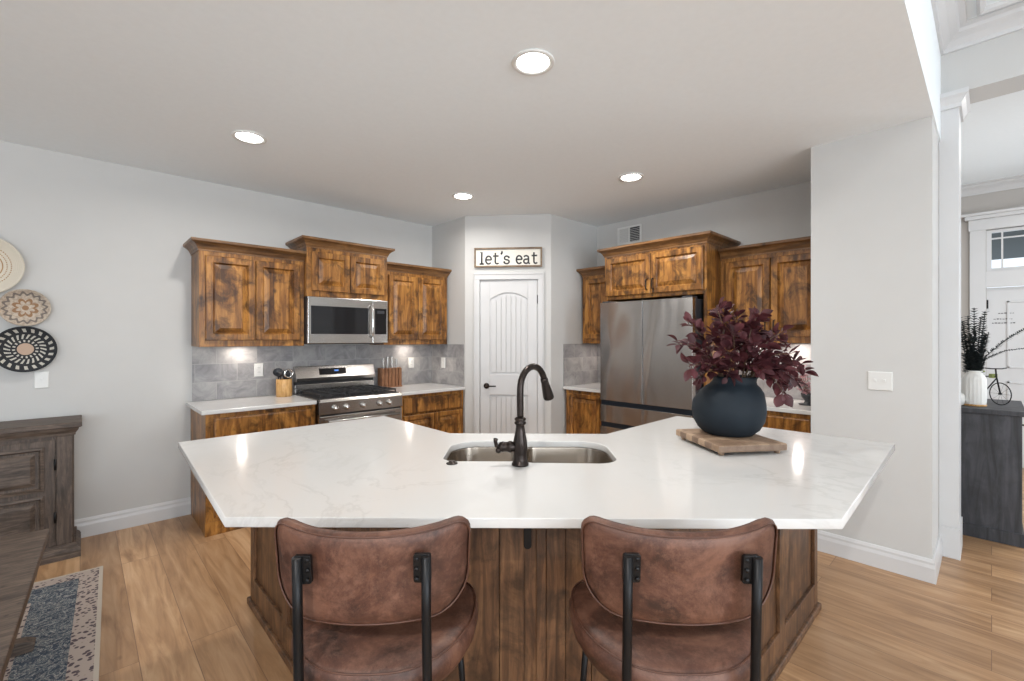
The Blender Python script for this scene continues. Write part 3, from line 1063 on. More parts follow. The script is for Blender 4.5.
# hollow carcass: walls only, so the sink bowls hang free inside
for i in range(len(base)):
    p, q = Vector(base[i]), Vector(base[(i + 1) % len(base)])
    d = (q - p).normalized()
    n_in = Vector((-d.y, d.x))
    bb.prism([tuple(p), tuple(q), tuple(q + n_in * .02 - d * .02), tuple(p + n_in * .02 + d * .02)], 0, bt)
bb.build('island_body', M['islandwood'], ib)
def face_boxes(p, q, boxes, name, mat, bev=.002):
    """boxes (s0,s1,z0,z1,out) on the outer face from p to q"""
    p, q = Vector(p), Vector(q)
    d = (q - p).normalized()
    o = Vector((d.y, -d.x))
    mb = MB()
    for s0, s1, z0, z1, t in boxes:
        mb.prism([tuple(p + d * s0), tuple(p + d * s1), tuple(p + d * s1 + o * t), tuple(p + d * s0 + o * t)], z0, z1)
    return mb.build(name, mat, ib, bev)
L1 = 1.10
# left side (x = .66) from the far corner to the near one
L1 = 2.76 - 1.66
face_boxes((.685, 2.76), (.685, 1.66), [(0, .055, 0, bt, .016), (.52, .59, 0, bt, .0155), (L1 - .055, L1, 0, bt, .016), (0, L1, 0, .15, .0152), (0, L1, .82, bt, .0152)], 'side_panel_frame', M['islandwood'])
face_boxes((.685, 2.76), (.685, 1.66), [(-.015, L1 + .01, 0, .035, .032)], 'shoe_moulding', M['islandwood'], .006)
L2 = 2.83 - 1.665
face_boxes((1.665, .65), (2.83, .65), [(0, .055, 0, bt, .016), (.545, .615, 0, bt, .0155), (L2 - .055, L2, 0, bt, .016), (0, L2, 0, .15, .0152), (0, L2, .82, bt, .0152)], 'side_panel_frame', M['islandwood'])
face_boxes((1.665, .65), (2.83, .65), [(-.01, L2 + .015, 0, .035, .032)], 'shoe_moulding', M['islandwood'], .006)
# front: vertical boards with a proud centre batten
L3 = (Vector((1.665, .65)) - Vector((.685, 1.66))).length
bxs = []
for s0, s1, t in ((0.0, .33, .012), (.333, .60, .012), (.603, .69, .016), (.735, .768, .018), (.770, .838, .013), (.84, .93, .010), (.932, 1.1, .014), (1.103, L3, .012)):
    bxs.append((s0, s1, 0, bt, t))
fb = face_boxes((.685, 1.66), (1.665, .65), bxs, 'front_boards', M['islandwood'], .0015)
# support bracket peeking out below the countertop
pf = Vector((.685, 1.66)) + (Vector((1.665, .65)) - Vector((.685, 1.66))).normalized() * .703
dF = (Vector((1.665, .65)) - Vector((.685, 1.66))).normalized()
oF = Vector((dF.y, -dF.x))
bk = MB()
q0 = pf + oF * .018
ptsb = rrect(-.014, .014, .0, .20, [.002, .002, .013, .013])
bk.loops([[(*(q0 + dF * a), .683 + b_) for a, b_ in ptsb], [(*(q0 + dF * a + oF * .008), .683 + b_) for a, b_ in ptsb]])
bk.build('support_bracket', M['black'], ib, .001)

# sink
sk = thing('kitchen_sink', 'undermount stainless double bowl sink set in the island', 'sink', (0, 0, 0))
def soft(s0, s1, t0, t1, rs, ins=0):
    return [isl(s, t) for s, t in rrect(s0 + ins, s1 - ins, t0 + ins, t1 - ins, [max(.012, r - ins) for r in rs], 8)]
bowls = [((-.312, .020, 1.93, 2.296), (.06, .13, .06, .05), 'sink_bowl'), ((.048, .432, 1.905, 2.296), (.13, .06, .05, .085), 'sink_bowl')]
flange = [isl(s, t) for s, t in [(-.35, 1.885), (.47, 1.885), (.47, 2.335), (-.35, 2.335)]]
poly_holes('sink_flange', flange, [soft(*b_[0], b_[1]) for b_ in bowls], .8805, .8835, M['sinksteel'], sk)
for (dim, rs, nm) in bowls:
    rings = []
    for ins, z in ((-.0, .8832), (.002, .875), (.012, .72), (.025, .70), (.05, .692)):
        rings.append([(x, y, z) for x, y in soft(*dim, rs, ins)])
    mb = MB().loops(rings, cap0=False, cap1=True, smooth=True)
    o = mb.build(nm, M['sinksteel'], sk)
    cs_, ct = (dim[0] + dim[1]) / 2, (dim[2] + dim[3]) / 2 + .04
    cx_, cy_ = isl(cs_, ct)
    MB().lathe([(.045, .692), (.043, .695), (.03, .694), (.0, .6935)], cx_, cy_, 24).build('drain', M['chrome'], o)

# faucet
fx, fy = isl(.018, 1.868)
fa = thing('kitchen_faucet', 'oil-rubbed bronze gooseneck faucet standing before the island sink', 'faucet', (fx, fy, .914), math.atan2(E1.y, E1.x))
f = MB().lathe([(.035, 0), (.035, .008), (.031, .012), (.028, .03), (.027, .05), (.030, .075), (.028, .10), (.020, .14), (.017, .165), (.018, .168)], n=28, cap1=False)
f.lathe([(.018, .165), (.024, .170), (.024, .176), (.0185, .180), (.0235, .186), (.0235, .192), (.015, .198), (.0, .2)], n=28)
f.build('faucet_body', M['bronze'], fa)
path = [(0, 0, .19 + .02 * i) for i in range(7)]
dv = Vector((.62, .78, 0)).normalized()
rad = .088
for i in range(1, 15):
    a = PI - PI * .90 * i / 14
    c_ = dv * rad
    path.append((dv.x * (rad + rad * math.cos(a)), dv.y * (rad + rad * math.cos(a)), .31 + rad * 1.02 * math.sin(a)))
MB().tube(path, .0138, 14).build('spout', M['bronze'], fa)
e = Vector(path[-1])
dn = (Vector(path[-1]) - Vector(path[-2])).normalized()
MB().lathe_axis([(.0145, -.01), (.017, 0), (.0165, .012), (.0185, .03), (.0215, .055), (.0235, .078), (.024, .09), (.022, .094), (.0, .093)], e, dn, 20).build('spray_head', M['bronze'], fa)
h = MB().lathe_axis([(.021, .0), (.021, .02), (.024, .024), (.024, .034), (.020, .04), (.020, .055), (.023, .058), (.018, .072), (.010, .078), (.0, .079)], (-.012, 0, .075), (-1, 0, 0), 20)
h.tube([(-.085, 0, .075), (-.098, -.002, .080), (-.102, -.004, .098), (-.100, -.006, .108)], [.010, .009, .008, .010], 10)
h.lathe_axis([(.0, -.013), (.011, -.008), (.011, .006), (.0, .011)], (-.090, -.006, .062), (0, 0, 1), 12)
h.build('lever_handle', M['bronze'], fa)
bx_, by_ = isl(-.265, 1.887)
ab = MB().lathe([(.024, 0), (.024, .003), (.019, .005), (.014, .005), (.013, .011), (.0, .012)], n=24).build('disposal_button', M['bronze'])
ab.location = (bx_, by_, .914)
tag(ab, 'small round bronze disposal button left of the faucet', 'button')

# ------------------------------------------------------------------ stools
def camxy(X, D):
    c_, s_ = math.cos(R(-43.5)), math.sin(R(-43.5))
    return (X * c_ - D * s_, X * s_ + D * c_)


def make_stool(label, X, rz_extra=0.0):
    """local frame: x right, y away from the camera (towards the island), origin on the floor under the seat"""
    x, y = camxy(X, 1.28)
    t = thing('counter_stool', label, 'stool', (x, y, 0), R(-43.5 + rz_extra), 'leather counter stools at the island')
    # backrest: rounded slab bent on an arc
    yb, zc = -.205, .872
    HW = .256
    outl = []
    for a, b_ in rrect(-HW, HW, -.119, .107, [.045, .045, .105, .105], 12):
        outl.append((a, b_))
    # resample the outline evenly
    def resample(pl_, n):
        P = [Vector(p) for p in pl_] + [Vector(pl_[0])]
        L = [0]
        for i in range(len(P) - 1):
            L.append(L[-1] + (P[i + 1] - P[i]).length)
        out = []
        k = 0
        for i in range(n):
            d = L[-1] * i / n
            while L[k + 1] < d:
                k += 1
            out.append(P[k].lerp(P[k + 1], (d - L[k]) / max(1e-9, L[k + 1] - L[k])))
        return out
    outl = resample(outl, 96)
    outl = [((a * (1 - .045 * (.104 - b_) / .21)), b_ + (.020 * (abs(a) / HW) ** 2.5 if b_ > 0 else 0)) for a, b_ in outl]
    def bent(px, pz, off):
        k = 2.5                          # curvature of the back
        ang = px * k
        rr = 1 / k
        yy = yb + rr - (rr + off) * math.cos(ang)
        xx = (rr + off) * math.sin(ang)
        return (xx, yy - (pz) * .10, zc + pz)
    T_ = .021
    def th(e_):
        return T_ * max(0, 1 - e_ ** 8) ** .5
    rings = []
    for e_ in (.02, .25, .5, .7, .85, .93, .975, .995):
        rings.append([bent(a * e_, b_ * e_, th(e_)) for a, b_ in outl])
    rings.append([bent(a, b_, 0) for a, b_ in outl])
    for e_ in (.995, .975, .93, .85, .7, .5, .25, .02):
        rings.append([bent(a * e_, b_ * e_, -th(e_)) for a, b_ in outl])
    o = MB().loops(rings, True, True, True).build('backrest', M['leather'], t)
    for off in (.0145, -.0145):
        MB().tube([bent(a * .972, b_ * .945, off) for a, b_ in outl], .0022, 6, closed=True).build('piping', M['leatheredge'], o)
    MB().loops([[bent(a * .975, b_ * .945, .0155) for a, b_ in outl], [bent(a * 1.004, b_ * 1.01, .006) for a, b_ in outl], [bent(a * 1.004, b_ * 1.01, -.006) for a, b_ in outl], [bent(a * .975, b_ * .945, -.0155) for a, b_ in outl]], False, False, True).build('edge_band', M['leather'], o)
    # seat: padded rounded cushion
    def seat_ring(z, ins, y0=-.215, y1=.235, hw_=.252):
        pts = []
        for i in range(48):
            a = 2 * PI * i / 48
            ca, sa = math.cos(a), math.sin(a)
            px = (abs(ca) ** .72) * (1 if ca >= 0 else -1) * (hw_ - ins)
            py = (abs(sa) ** .72) * (1 if sa >= 0 else -1) * ((y1 - y0) / 2 - ins) + (y0 + y1) / 2
            px *= 1 - .16 * max(0, (-(py) - .02) / .2)
            dz = .028 * (abs(px) / hw_) ** 2.2
            pts.append((px, py, z + dz))
        return pts
    s_ = MB().loops([seat_ring(.560, .05), seat_ring(.563, .02), seat_ring(.585, .005), seat_ring(.61, .0), seat_ring(.637, .006), seat_ring(.650, .022), seat_ring(.655, .06), seat_ring(.652, .12), seat_ring(.650, .2)], True, True, True)
    so = s_.build('seat', M['leather'], t)
    MB().tube(seat_ring(.641, .008), .0028, 6, closed=True).build('piping', M['leatheredge'], so)
    MB().box(-.15, .15, -.15, .17, .548, .562).build('seat_plate', M['black'], t)
    # rear posts run from the backrest down to the floor, front legs splay
    for sx in (-1, 1):
        MB().tube([(sx * .146, -.243, .937), (sx * .146, -.238, .80), (sx * .147, -.230, .62), (sx * .155, -.235, .0)], .0112, 10).build('leg', M['black'], t)
        MB().tube([(sx * .180, .15, .565), (sx * .215, .215, .0)], .010, 10).build('leg', M['black'], t)
        pb = MB()
        px_ = sx * .136
        pr = rrect(-.020, .020, -.034, .034, .006, 4)
        pb.loops([[(px_ + a, -.2265 - b_ * .1, .905 + b_) for a, b_ in pr], [(px_ + a, -.238 - b_ * .1, .905 + b_) for a, b_ in pr]])
        for bz in (.882, .905, .928):
            pb.lathe_axis([(.005, 0), (.005, .004), (0, .005)], (px_ - sx * .012, -.238, bz), (0, -1, 0), 8)
        pb.build('mounting_bracket', M['black'], t, .001)
    MB().tube([(-.202, .192, .20), (.202, .192, .20)], .009, 10).build('footrest', M['black'], t)
    MB().tube([(-.153, -.234, .13), (-.207, .20, .13)], .007, 8).build('stretcher', M['black'], t)
    MB().tube([(.153, -.234, .13), (.207, .20, .13)], .007, 8).build('stretcher', M['black'], t)
    for sx in (-1, 1):
        MB().tube([(sx * .148, -.230, .60), (sx * .148, -.12, .552)], .009, 8).build('seat_bracket', M['black'], t)
    return t


make_stool('brown leather counter stool on the left, nearest the dining bench', -.349, 1.5)
make_stool('brown leather counter stool on the right, in front of the blue vase', .418, -1.5)

# ------------------------------------------------------------------ cutting board, vase, branches
bc = [Vector((2.214, 1.124)), Vector((2.028, .822)), Vector((2.301, .629))]
ex = (bc[1] - bc[0])
ey = (bc[2] - bc[1])
ang = math.atan2(ey.y, ey.x)
bw, bl_ = ey.length, ex.length * 1.07
cb = thing('cutting_board', 'end grain wooden cutting board on small feet under the blue vase', 'cutting board', (bc[1].x, bc[1].y, .914), ang)
MB().box(0, bw, 0, bl_, .016, .048).build('board', M['cutboard'], cb, .006)
for a, b_ in ((.03, .03), (bw - .03, .03), (.03, bl_ - .03), (bw - .03, bl_ - .03)):
    MB().lathe([(.010, 0), (.014, .006), (.014, .017)], a, b_, 14).build('foot', M['cutboard'], cb)

vx, vy = camxy(1.074, 2.262)
va = thing('vase', 'large round matte slate blue vase on the cutting board', 'vase', (vx, vy, .962))
prof = [(.098, 0), (.112, .004), (.141, .03), (.162, .07), (.1695, .115), (.165, .16), (.147, .205), (.124, .232), (.108, .244), (.100, .256), (.098, .272), (.103, .284), (.098, .285), (.090, .27), (.092, .245), (.12, .21)]
vm = MB().lathe(prof, 0, 0, 48, True, False)
r_ = Vector((math.cos(R(-43.5)), math.sin(R(-43.5))))
vm.v = [(x + r_.x * .036 * max(0, (z - .15) / .13) ** 1.2, y + r_.y * .036 * max(0, (z - .15) / .13) ** 1.2, z) if z > .15 else (x, y, z) for x, y, z in vm.v]
vm.build('vase_body', M['vase'], va)


def leaf(mb, p, d, up, L, wd, cup=.15):
    d = d.normalized()
    sd = d.cross(up)
    if sd.length < .1:
        sd = d.cross(Vector((1, 0, 0)))
    sd.normalize()
    n = sd.cross(d)
    pts = []
    ws = [0.10, .62, .95, 1.0, .80, .42, 0.0]
    ts = [0, .15, .35, .52, .72, .88, 1.0]
    for t_, w_ in zip(ts, ws):
        c_ = p + d * (L * t_) - n * (L * cup * t_ * t_)
        hw_ = wd * .5 * w_
        pts.append([c_ - sd * hw_ + n * hw_ * .35, c_, c_ + sd * hw_ + n * hw_ * .35])
    vv = [q for r in pts for q in r]
    ff = []
    for i in range(len(pts) - 1):
        for j in range(2):
            a = i * 3 + j
            ff.append((a, a + 1, a + 4, a + 3))
    mb.add(vv, ff, True)


rng = random.Random(11)
right3 = Vector((r_.x, r_.y, 0))
fwd3 = Vector((-r_.y, r_.x, 0))
UP = Vector((0, 0, 1))
neck = Vector((vx, vy, .962)) + right3 * .036
br_t = thing('burgundy_branches', 'bunch of burgundy leafed branches in the blue vase', 'branches', tuple(neck + UP * .275))
# targets (right, forward, up) in metres from the neck rim
targets = [(-.27, .02, .17), (-.24, -.06, .06), (-.20, .08, .27), (-.10, -.03, .33), (-.02, .08, .33), (.06, -.08, .29), (.14, .05, .30), (.21, -.02, .22),
           (.27, .08, .17), (.30, -.03, .07), (.31, .05, -.02), (.14, -.16, -.05), (.03, -.13, .16), (-.12, -.15, .14), (-.05, .14, .22), (.12, .14, .18), (.20, -.10, .12), (-.15, .10, .12), (-.10, -.13, .03), (.04, -.15, .05), (-.19, -.02, .0), (.18, -.14, .02), (.22, .0, .05), (.33, .0, .03), (0, 0, .30), (-.06, -.10, .22), (.09, -.02, .22)]
for bi, (tx, ty, tz) in enumerate(targets):
    end = right3 * tx + fwd3 * ty + UP * tz
    a0 = right3 * (tx * .10) + fwd3 * (ty * .2) - UP * .12
    rimp = right3 * max(-.07, min(.07, tx * .35)) + fwd3 * max(-.06, min(.06, ty * .4)) + UP * .012
    ctrl = rimp * 1.0 + UP * (abs(tz) * .55 + .06) + (right3 * tx + fwd3 * ty) * .25
    pts = []
    for i in range(13):
        t_ = i / 12
        if t_ < .2:
            pts.append(a0.lerp(rimp, t_ / .2))
        else:
            u = (t_ - .2) / .8
            q = rimp * (1 - u) ** 2 + ctrl * 2 * u * (1 - u) + end * u * u
            pts.append(q)
    st_ = MB().tube(pts, [.0032 - .0018 * i / 12 for i in range(13)], 6).build('branch', M['stem'], br_t)
    lm = MB()
    for i in range(3, 13):
        p = pts[i]
        d = (pts[min(i + 1, 12)] - pts[i - 1]).normalized()
        for k in range(3 if i < 12 else 4):
            if i < 6 and rng.random() < .5:
                continue
            side = Vector((rng.uniform(-1, 1), rng.uniform(-1, 1), rng.uniform(-.6, .8)))
            side = (side - d * side.dot(d)).normalized()
            ld = (side * rng.uniform(.6, 1.1) + d * rng.uniform(.3, 1)).normalized()
            pet = p + ld * rng.uniform(.008, .022)
            L = rng.uniform(.036, .066)
            leaf(lm, pet, ld, Vector((rng.uniform(-1, 1), rng.uniform(-1, 1), 1)).normalized(), L, L * rng.uniform(.55, .8), rng.uniform(-.05, .3))
            lm.tube([p, pet], .0012, 4)
    lm.build('leaves', M['smoke'], st_)

# ------------------------------------------------------------------ counter things, left run
# utensil crock
ck = thing('utensil_crock', 'light wood utensil crock on the counter left of the range', 'crock', (1.325, 4.36, .914))
MB().lathe([(.062, 0), (.066, .003), (.066, .152), (.063, .155), (.055, .155), (.055, .012), (0, .012)], n=32).build('crock_body', M['crockwood'], ck)
def utensil(name, label, x, y, lean, headf, mat, L=.15):
    o = thing(name, label, 'utensil', (x, y, .927), 0, 'kitchen utensils in the wooden crock')
    d = Vector(lean).normalized()
    MB().tube([(0, 0, 0), tuple(d * L)], .005, 8).build('handle', mat, o)
    headf(o, d * L, d)
    return o
def ladle(o, p, d):
    MB().lathe_axis([(.0, -.03), (.022, -.024), (.036, -.008), (.040, .006), (.037, .004), (.02, -.016), (.0, -.02)], p + Vector((0, 0, .03)), (-.3, -.75, .5), 20).build('ladle_bowl', M['darkplastic'], o)
def spoon(o, p, d):
    m_ = MB().lathe_axis([(.0, -.006), (.024, -.004), (.027, .002), (.0, .004)], (0, 0, 0), (0, -1, 0), 18)
    m_.xf(Matrix.Translation(p + d * .03) @ Matrix.Scale(1.5, 4, (0, 0, 1))).build('spoon_head', M['darkplastic'], o)
def turner(o, p, d):
    MB().prism_y([(-.03, 0), (.03, 0), (.034, .075), (-.034, .075)], -.002, .002).xf(Matrix.Translation(p) @ Matrix.Rotation(R(-12), 4, 'Y')).build('turner_blade', M['darkplastic'], o)
def strainer(o, p, d):
    m_ = MB().tube([(p.x + .034 * math.cos(a * PI / 12), p.y - .01, p.z + .04 + .034 * math.sin(a * PI / 12)) for a in range(24)], .009, 8, closed=True)
    m_.build('ring', M['chrome'], o)
    MB().lathe_axis([(.0, 0), (.012, 0), (.012, .01), (0, .01)], (p.x, p.y - .005, p.z + .04), (0, -1, 0), 16).build('hub', M['darkplastic'], o)
utensil('ladle', 'black ladle leaning left in the wooden crock', 1.305, 4.365, (-.17, .02, 1), ladle, M['darkplastic'], .175)
utensil('serving_spoon', 'black serving spoon in the middle of the wooden crock', 1.32, 4.385, (-.10, .08, 1), spoon, M['darkplastic'], .165)
utensil('pizza_cutter', 'round silver rimmed pizza cutter in the wooden crock', 1.343, 4.345, (.08, -.02, 1), strainer, M['darkplastic'], .15)
utensil('turner', 'black slotted turner leaning right in the wooden crock', 1.345, 4.380, (.08, .02, 1), turner, M['darkplastic'], .14)

# knife block
kx0, kx1 = 2.275, 2.515
kb_ = thing('knife_block', 'reddish wood knife block on the counter right of the range', 'knife block', (kx0, 4.37, .914))
kp = MB()
kp.box(0, kx1 - kx0, -.01, .10, 0, .012)
kp.build('block_base', M['blockwood'], kb_, .003)
kb2 = MB()
n_slat = 6
wsl = (kx1 - kx0) / n_slat
for k in range(n_slat):
    kb2.box(k * wsl + .003, (k + 1) * wsl - .003, 0, .024, .012, .20)
kb2.box(0, kx1 - kx0, .024, .085, .012, .205)
kb2.build('block_body', M['blockwood'], kb_, .002)
for k, (fx_, hh, lab) in enumerate(((.045, .10, 'steel handled knife at the left end of the wooden block'), (.095, .115, 'steel handled knife, second from left in the wooden block'), (.145, .115, 'steel handled knife, second from right in the wooden block'), (.195, .09, 'steel handled knife at the right end of the wooden block'))):
    kn_ = thing('kitchen_knife', lab, 'knife', (kx0 + fx_, 4.37 + .045, .914), 0, 'knives in the wooden block')
    MB().prism_y([(-.011, .03), (.012, .06), (.012, .205), (-.011, .205)], -.0015, .0015).build('blade', M['chrome'], kn_)
    MB().loops([[(x, y, z) for x, y in rrect(-.010 * s, .010 * s, -.007, .005, .004, 3)] for z, s in ((.205, 1), (.212, .8), (.24, .9), (.205 + hh - .01, 1.15), (.205 + hh, .9))]).build('handle', M['steel'], kn_, 0)

# wall plates
def plate(label, loc, rz, w_=.072, h_=.117, kind='outlet', n=1, name=None):
    o = thing(name or ('electrical_outlet' if kind == 'outlet' else 'light_switch'), label, 'outlet' if kind == 'outlet' else 'switch', loc, rz, 'white wall plates')
    MB().loops([[(-w_ / 2, .0015, -h_ / 2), (w_ / 2, .0015, -h_ / 2), (w_ / 2, .0015, h_ / 2), (-w_ / 2, .0015, h_ / 2)], [(-w_ / 2, -.002, -h_ / 2), (w_ / 2, -.002, -h_ / 2), (w_ / 2, -.002, h_ / 2), (-w_ / 2, -.002, h_ / 2)], [(-w_ / 2 + .004, -.006, -h_ / 2 + .004), (w_ / 2 - .004, -.006, -h_ / 2 + .004), (w_ / 2 - .004, -.006, h_ / 2 - .004), (-w_ / 2 + .004, -.006, h_ / 2 - .004)]]).build('cover_plate', M['plate'], o)
    for k in range(n):
        cx_ = (k - (n - 1) / 2) * .046
        if kind == 'outlet':
            for dz in (-.02, .02):
                s2 = MB().box(cx_ - .016, cx_ + .016, -.008, -.005, dz - .013, dz + .013).build('socket', M['plate'], o, .002)
                MB().box(cx_ - .008, cx_ - .006, -.0085, -.0078, dz - .004, dz + .006).box(cx_ + .006, cx_ + .008, -.0085, -.0078, dz - .004, dz + .006).build('slot', M['darkplastic'], s2)
        else:
            MB().box(cx_ - .005, cx_ + .005, -.014, -.005, -.004, .012).build('toggle', M['plate'], o, .001)
    return o
plate('white outlet on the grey tile left of the utensil crock', (1.156, 4.500, 1.15), 0)
plate('white outlet on the grey tile right of the knife block', (2.705, 4.500, 1.157), 0)
plate('white switch on the tiled side wall next to the pantry door', (2.980, 4.27, 1.155), R(-90), kind='switch')
plate('single white plate on the wall below the black woven basket', (-.193, 4.508, 1.147), 0, kind='switch')
plate('wide double switch plate on the right wall', (3.628, .480, 1.166), R(-90), .122, .117, 'switch', 2)

# vent grille above the refrigerator
vt = thing('air_vent', 'white louvered air vent high above the refrigerator cabinet', 'vent', (4.409, 2.758, 2.575), RZ)
W2, H2 = .150, .098
g = MB()
for a, b_, c_, d_ in ((-W2, W2, H2 - .02, H2), (-W2, W2, -H2, -H2 + .02), (-W2, -W2 + .02, -H2 + .02, H2 - .02), (W2 - .02, W2, -H2 + .02, H2 - .02), (-.008, .008, -H2 + .02, H2 - .02)):
    g.box(a, b_, -.008, .0, c_, d_)
g.build('vent_frame', M['plate'], vt, .001)
MB().box(-W2 + .01, W2 - .01, -.003, 0, -H2 + .01, H2 - .01).build('vent_back', M['darkplastic'], vt)
for k in range(9):
    x0 = -W2 + .022 + k * .0135
    MB().box(x0, x0 + .009, -.007, -.002, -H2 + .018, H2 - .018).build('louver', M['plate'], vt)
for k in range(8):
    z0 = -H2 + .025 + k * .0185
    MB().box(.010, W2 - .022, -.006, -.0035, z0, z0 + .004).build('louver', M['plate'], vt)

# sign above the pantry door
sg_o = pw(.4425, -.0005)
sg = thing('framed_sign', "framed white sign reading let's eat above the pantry door", 'sign', (sg_o.x, sg_o.y, 2.289), math.atan2(dd.y, dd.x))
SW, SH = .361, .104
MB().box(-SW + .012, SW - .012, -.012, -.002, -SH + .012, SH - .012).build('sign_board', M['board'], sg)
g = MB()
for a, b_, c_, d_ in ((-SW, SW, SH - .018, SH), (-SW, SW, -SH, -SH + .018), (-SW, -SW + .018, -SH + .018, SH - .018), (SW - .018, SW, -SH + .018, SH - .018)):
    g.box(a, b_, -.03, -.001, c_, d_)
g.build('frame', M['frameoak'], sg, .002)
def arcp(cx_, cz, rx, rz_, a0, a1, n=12):
    return [(cx_ + rx * math.cos(R(a0 + (a1 - a0) * i / n)), cz + rz_ * math.sin(R(a0 + (a1 - a0) * i / n))) for i in range(n + 1)]
G = {
    'l': ([[(.22, 1.5), (.42, 1.5), (.42, 0)], [(.12, 0), (.74, 0)]], .82),
    'e': ([[(.14, .53), (.84, .53)] + arcp(.5, .5, .36, .5, 5, 320, 22)], .98),
    't': ([[(.40, 1.42), (.40, .28)] + arcp(.62, .26, .22, .26, 180, 330, 9), [(.10, 1.0), (.82, 1.0)]], .92),
    "'": ([[(.34, 1.62), (.36, 1.45), (.22, 1.2)]], .50),
    's': ([arcp(.45, .74, .28, .24, 25, 270, 14) + arcp(.45, .25, .32, .25, 90, -155, 14), [(.72, .96), (.74, .70)], [(.14, .32), (.14, .06)]], .95),
    'a': ([arcp(.42, .72, .30, .27, 155, 0, 10) + [(.72, .12), (.82, .0), (.92, .0)], arcp(.42, .28, .30, .27, 60, 330, 16), [(.50, .57), (.72, .55)]], 1.02),
    ' ': ([], .62),
}
adv = .004
XH = .082
widths = [G[ch][1] for ch in "let's eat"]
tot = sum(widths)
kx = (2 * SW - .09) / tot
xx = -SW + .045
for ch in "let's eat":
    strokes, wd = G[ch]
    if strokes:
        mb = MB()
        for stq in strokes:
            mb.tube([(xx + a * kx, 0, -.066 + b_ * XH) for a, b_ in stq],   .0088 if ch != "'" else .010, 8)
        mb.v = [(a, -.0125 + b_ * .25, c_) for a, b_, c_ in mb.v]
        mb.build('letter', M['letter'], sg)
    xx += wd * kx

# pink flowers on the far right counter
pf_ = thing('flower_pot', 'small dark footed pot on the counter behind the blue vase', 'pot', (4.12, .985, .914))
MB().lathe([(.062, 0), (.064, .008), (.03, .014), (.022, .03), (.045, .06), (.05, .09), (.045, .09), (.02, .05), (0, .05)], n=24).build('pot_body', M['darkplastic'], pf_)
fl = thing('pink_flowers', 'pink blossoms standing in the dark footed pot', 'flowers', (4.12, .985, .97))
rng = random.Random(5)
for k in range(6):
    ex_, ey_ = rng.uniform(-.06, .06), rng.uniform(-.05, .11)
    hh = rng.uniform(.14, .27)
    pts = [(0, 0, -.005), (ex_ * .4, ey_ * .4, hh * .5), (ex_, ey_, hh)]
    s_ = MB().tube(pts, .002, 6).build('flower_stem', M['stem'], fl)
    for q in range(8):
        bl = MB()
        zc_ = hh - q * .028
        if zc_ < .03:
            break
        f_ = zc_ / hh
        c_ = Vector((ex_ * f_ + rng.uniform(-.03, .03), ey_ * f_ + rng.uniform(-.03, .03), zc_))
        for z in range(6):
            an = z * PI / 3 + rng.random()
            leaf(bl, c_, Vector((math.cos(an), math.sin(an), rng.uniform(-.2, .6))), UP, .026, .022)
        bl.build('blossom', M['pinkpetal'], s_)

# ------------------------------------------------------------------ woven baskets on the left wall
def basket(label, x, z, r, kind, tilt, off):
    o = thing('woven_basket', label, 'wall basket', (x, 4.508, z), 0, 'woven baskets on the left wall')
    prof = [(0.0, off), (r * .55, off + .0), (r * .75, off + .012), (r * .93, off + .036), (r * .985, off + .045), (r, off + .040), (r * .985, off + .034), (r * .80, off + .004), (r * .55, off - .009), (0, off - .009)]
    MB().lathe_axis([(a, d) for a, d in prof], (0, 0, 0), (0, -1, 0), 64).build('basket_bowl', M[kind], o)
    return o
for k in ('cream', 'tan', 'dark'):
    M['basket_' + k] = mat_basket(k)
basket('large cream woven basket, topmost on the left wall', -.463, 1.908, .196, 'basket_cream', 0, .022)
basket('tan woven basket with a star pattern, middle of the wall group', -.268, 1.639, .124, 'basket_tan', 0, .012)
basket('black and white woven basket, lowest on the left wall', -.268, 1.360, .154, 'basket_dark', 0, .010)

# ------------------------------------------------------------------ hutch, bench, rug
hu = thing('sideboard', 'weathered dark wood sideboard with panelled doors against the left wall', 'sideboard', (-1.55, 4.16, 0), 0)
HWd = 1.52
HD = .33
def hprof(l):
    return [[(-e, HD, z), (-e, -e, z), (HWd + e, -e, z), (HWd + e, HD, z)] for e, z in l]
MB().box(0, HWd, 0, HD, .09, .81).build('body', M['hutchpost'], hu, .002)
MB().loops(hprof([(0, .80), (.008, .80), (.010, .815), (.022, .835), (.026, .85), (.012, .85)])).build('cornice', M['hutchwood'], hu)
MB().loops(hprof([(.030, .85), (.040, .855), (.040, .880), (.036, .885)])).build('top', M['hutchwood'], hu)
MB().loops(hprof([(.034, 0), (.034, .045), (.026, .06), (.014, .07), (.012, .095), (0, .095)])).build('plinth', M['hutchwood'], hu)
MB().box(HWd - .082, HWd - .005, -.014, .0, .095, .80).build('corner_post', M['hutchpost'], hu, .004)
MB().box(.005, .082, -.014, .0, .095, .80).build('corner_post', M['hutchpost'], hu, .004)
dwid = (HWd - .164 - .02) / 3
for k in range(3):
    x0 = .087 + k * (dwid + .005)
    do = MB().box(x0, x0 + dwid, -.008, 0, .12, .78).build('door', M['hutchpost'], hu, .002)
    for (z0, z1) in ((.155, .43), (.46, .74)):
        rings = []
        for ins, y in ((0, -.006), (.0, -.022), (.014, -.026), (.022, -.010), (.030, -.004), (.060, -.018), (.07, -.019)):
            rings.append([(x0 + .05 + ins, y, z0 + ins), (x0 + dwid - .05 - ins, y, z0 + ins), (x0 + dwid - .05 - ins, y, z1 - ins), (x0 + .05 + ins, y, z1 - ins)])
        MB().loops(rings).build('raised_panel', M['hutchwood'], do)
    for hz in (.28, .62):
        MB().lathe_axis([(.007, -.035), (.007, .035)], (x0 + dwid + .001, -.012, hz), (0, 0, 1), 8).build('hinge', M['black'], do)
    MB().lathe_axis([(.006, 0), (.006, .012), (.014, .018), (.012, .028), (0, .03)], (x0 + .03, -.026, .60), (0, -1, 0), 14).build('knob', M['chrome'], do)

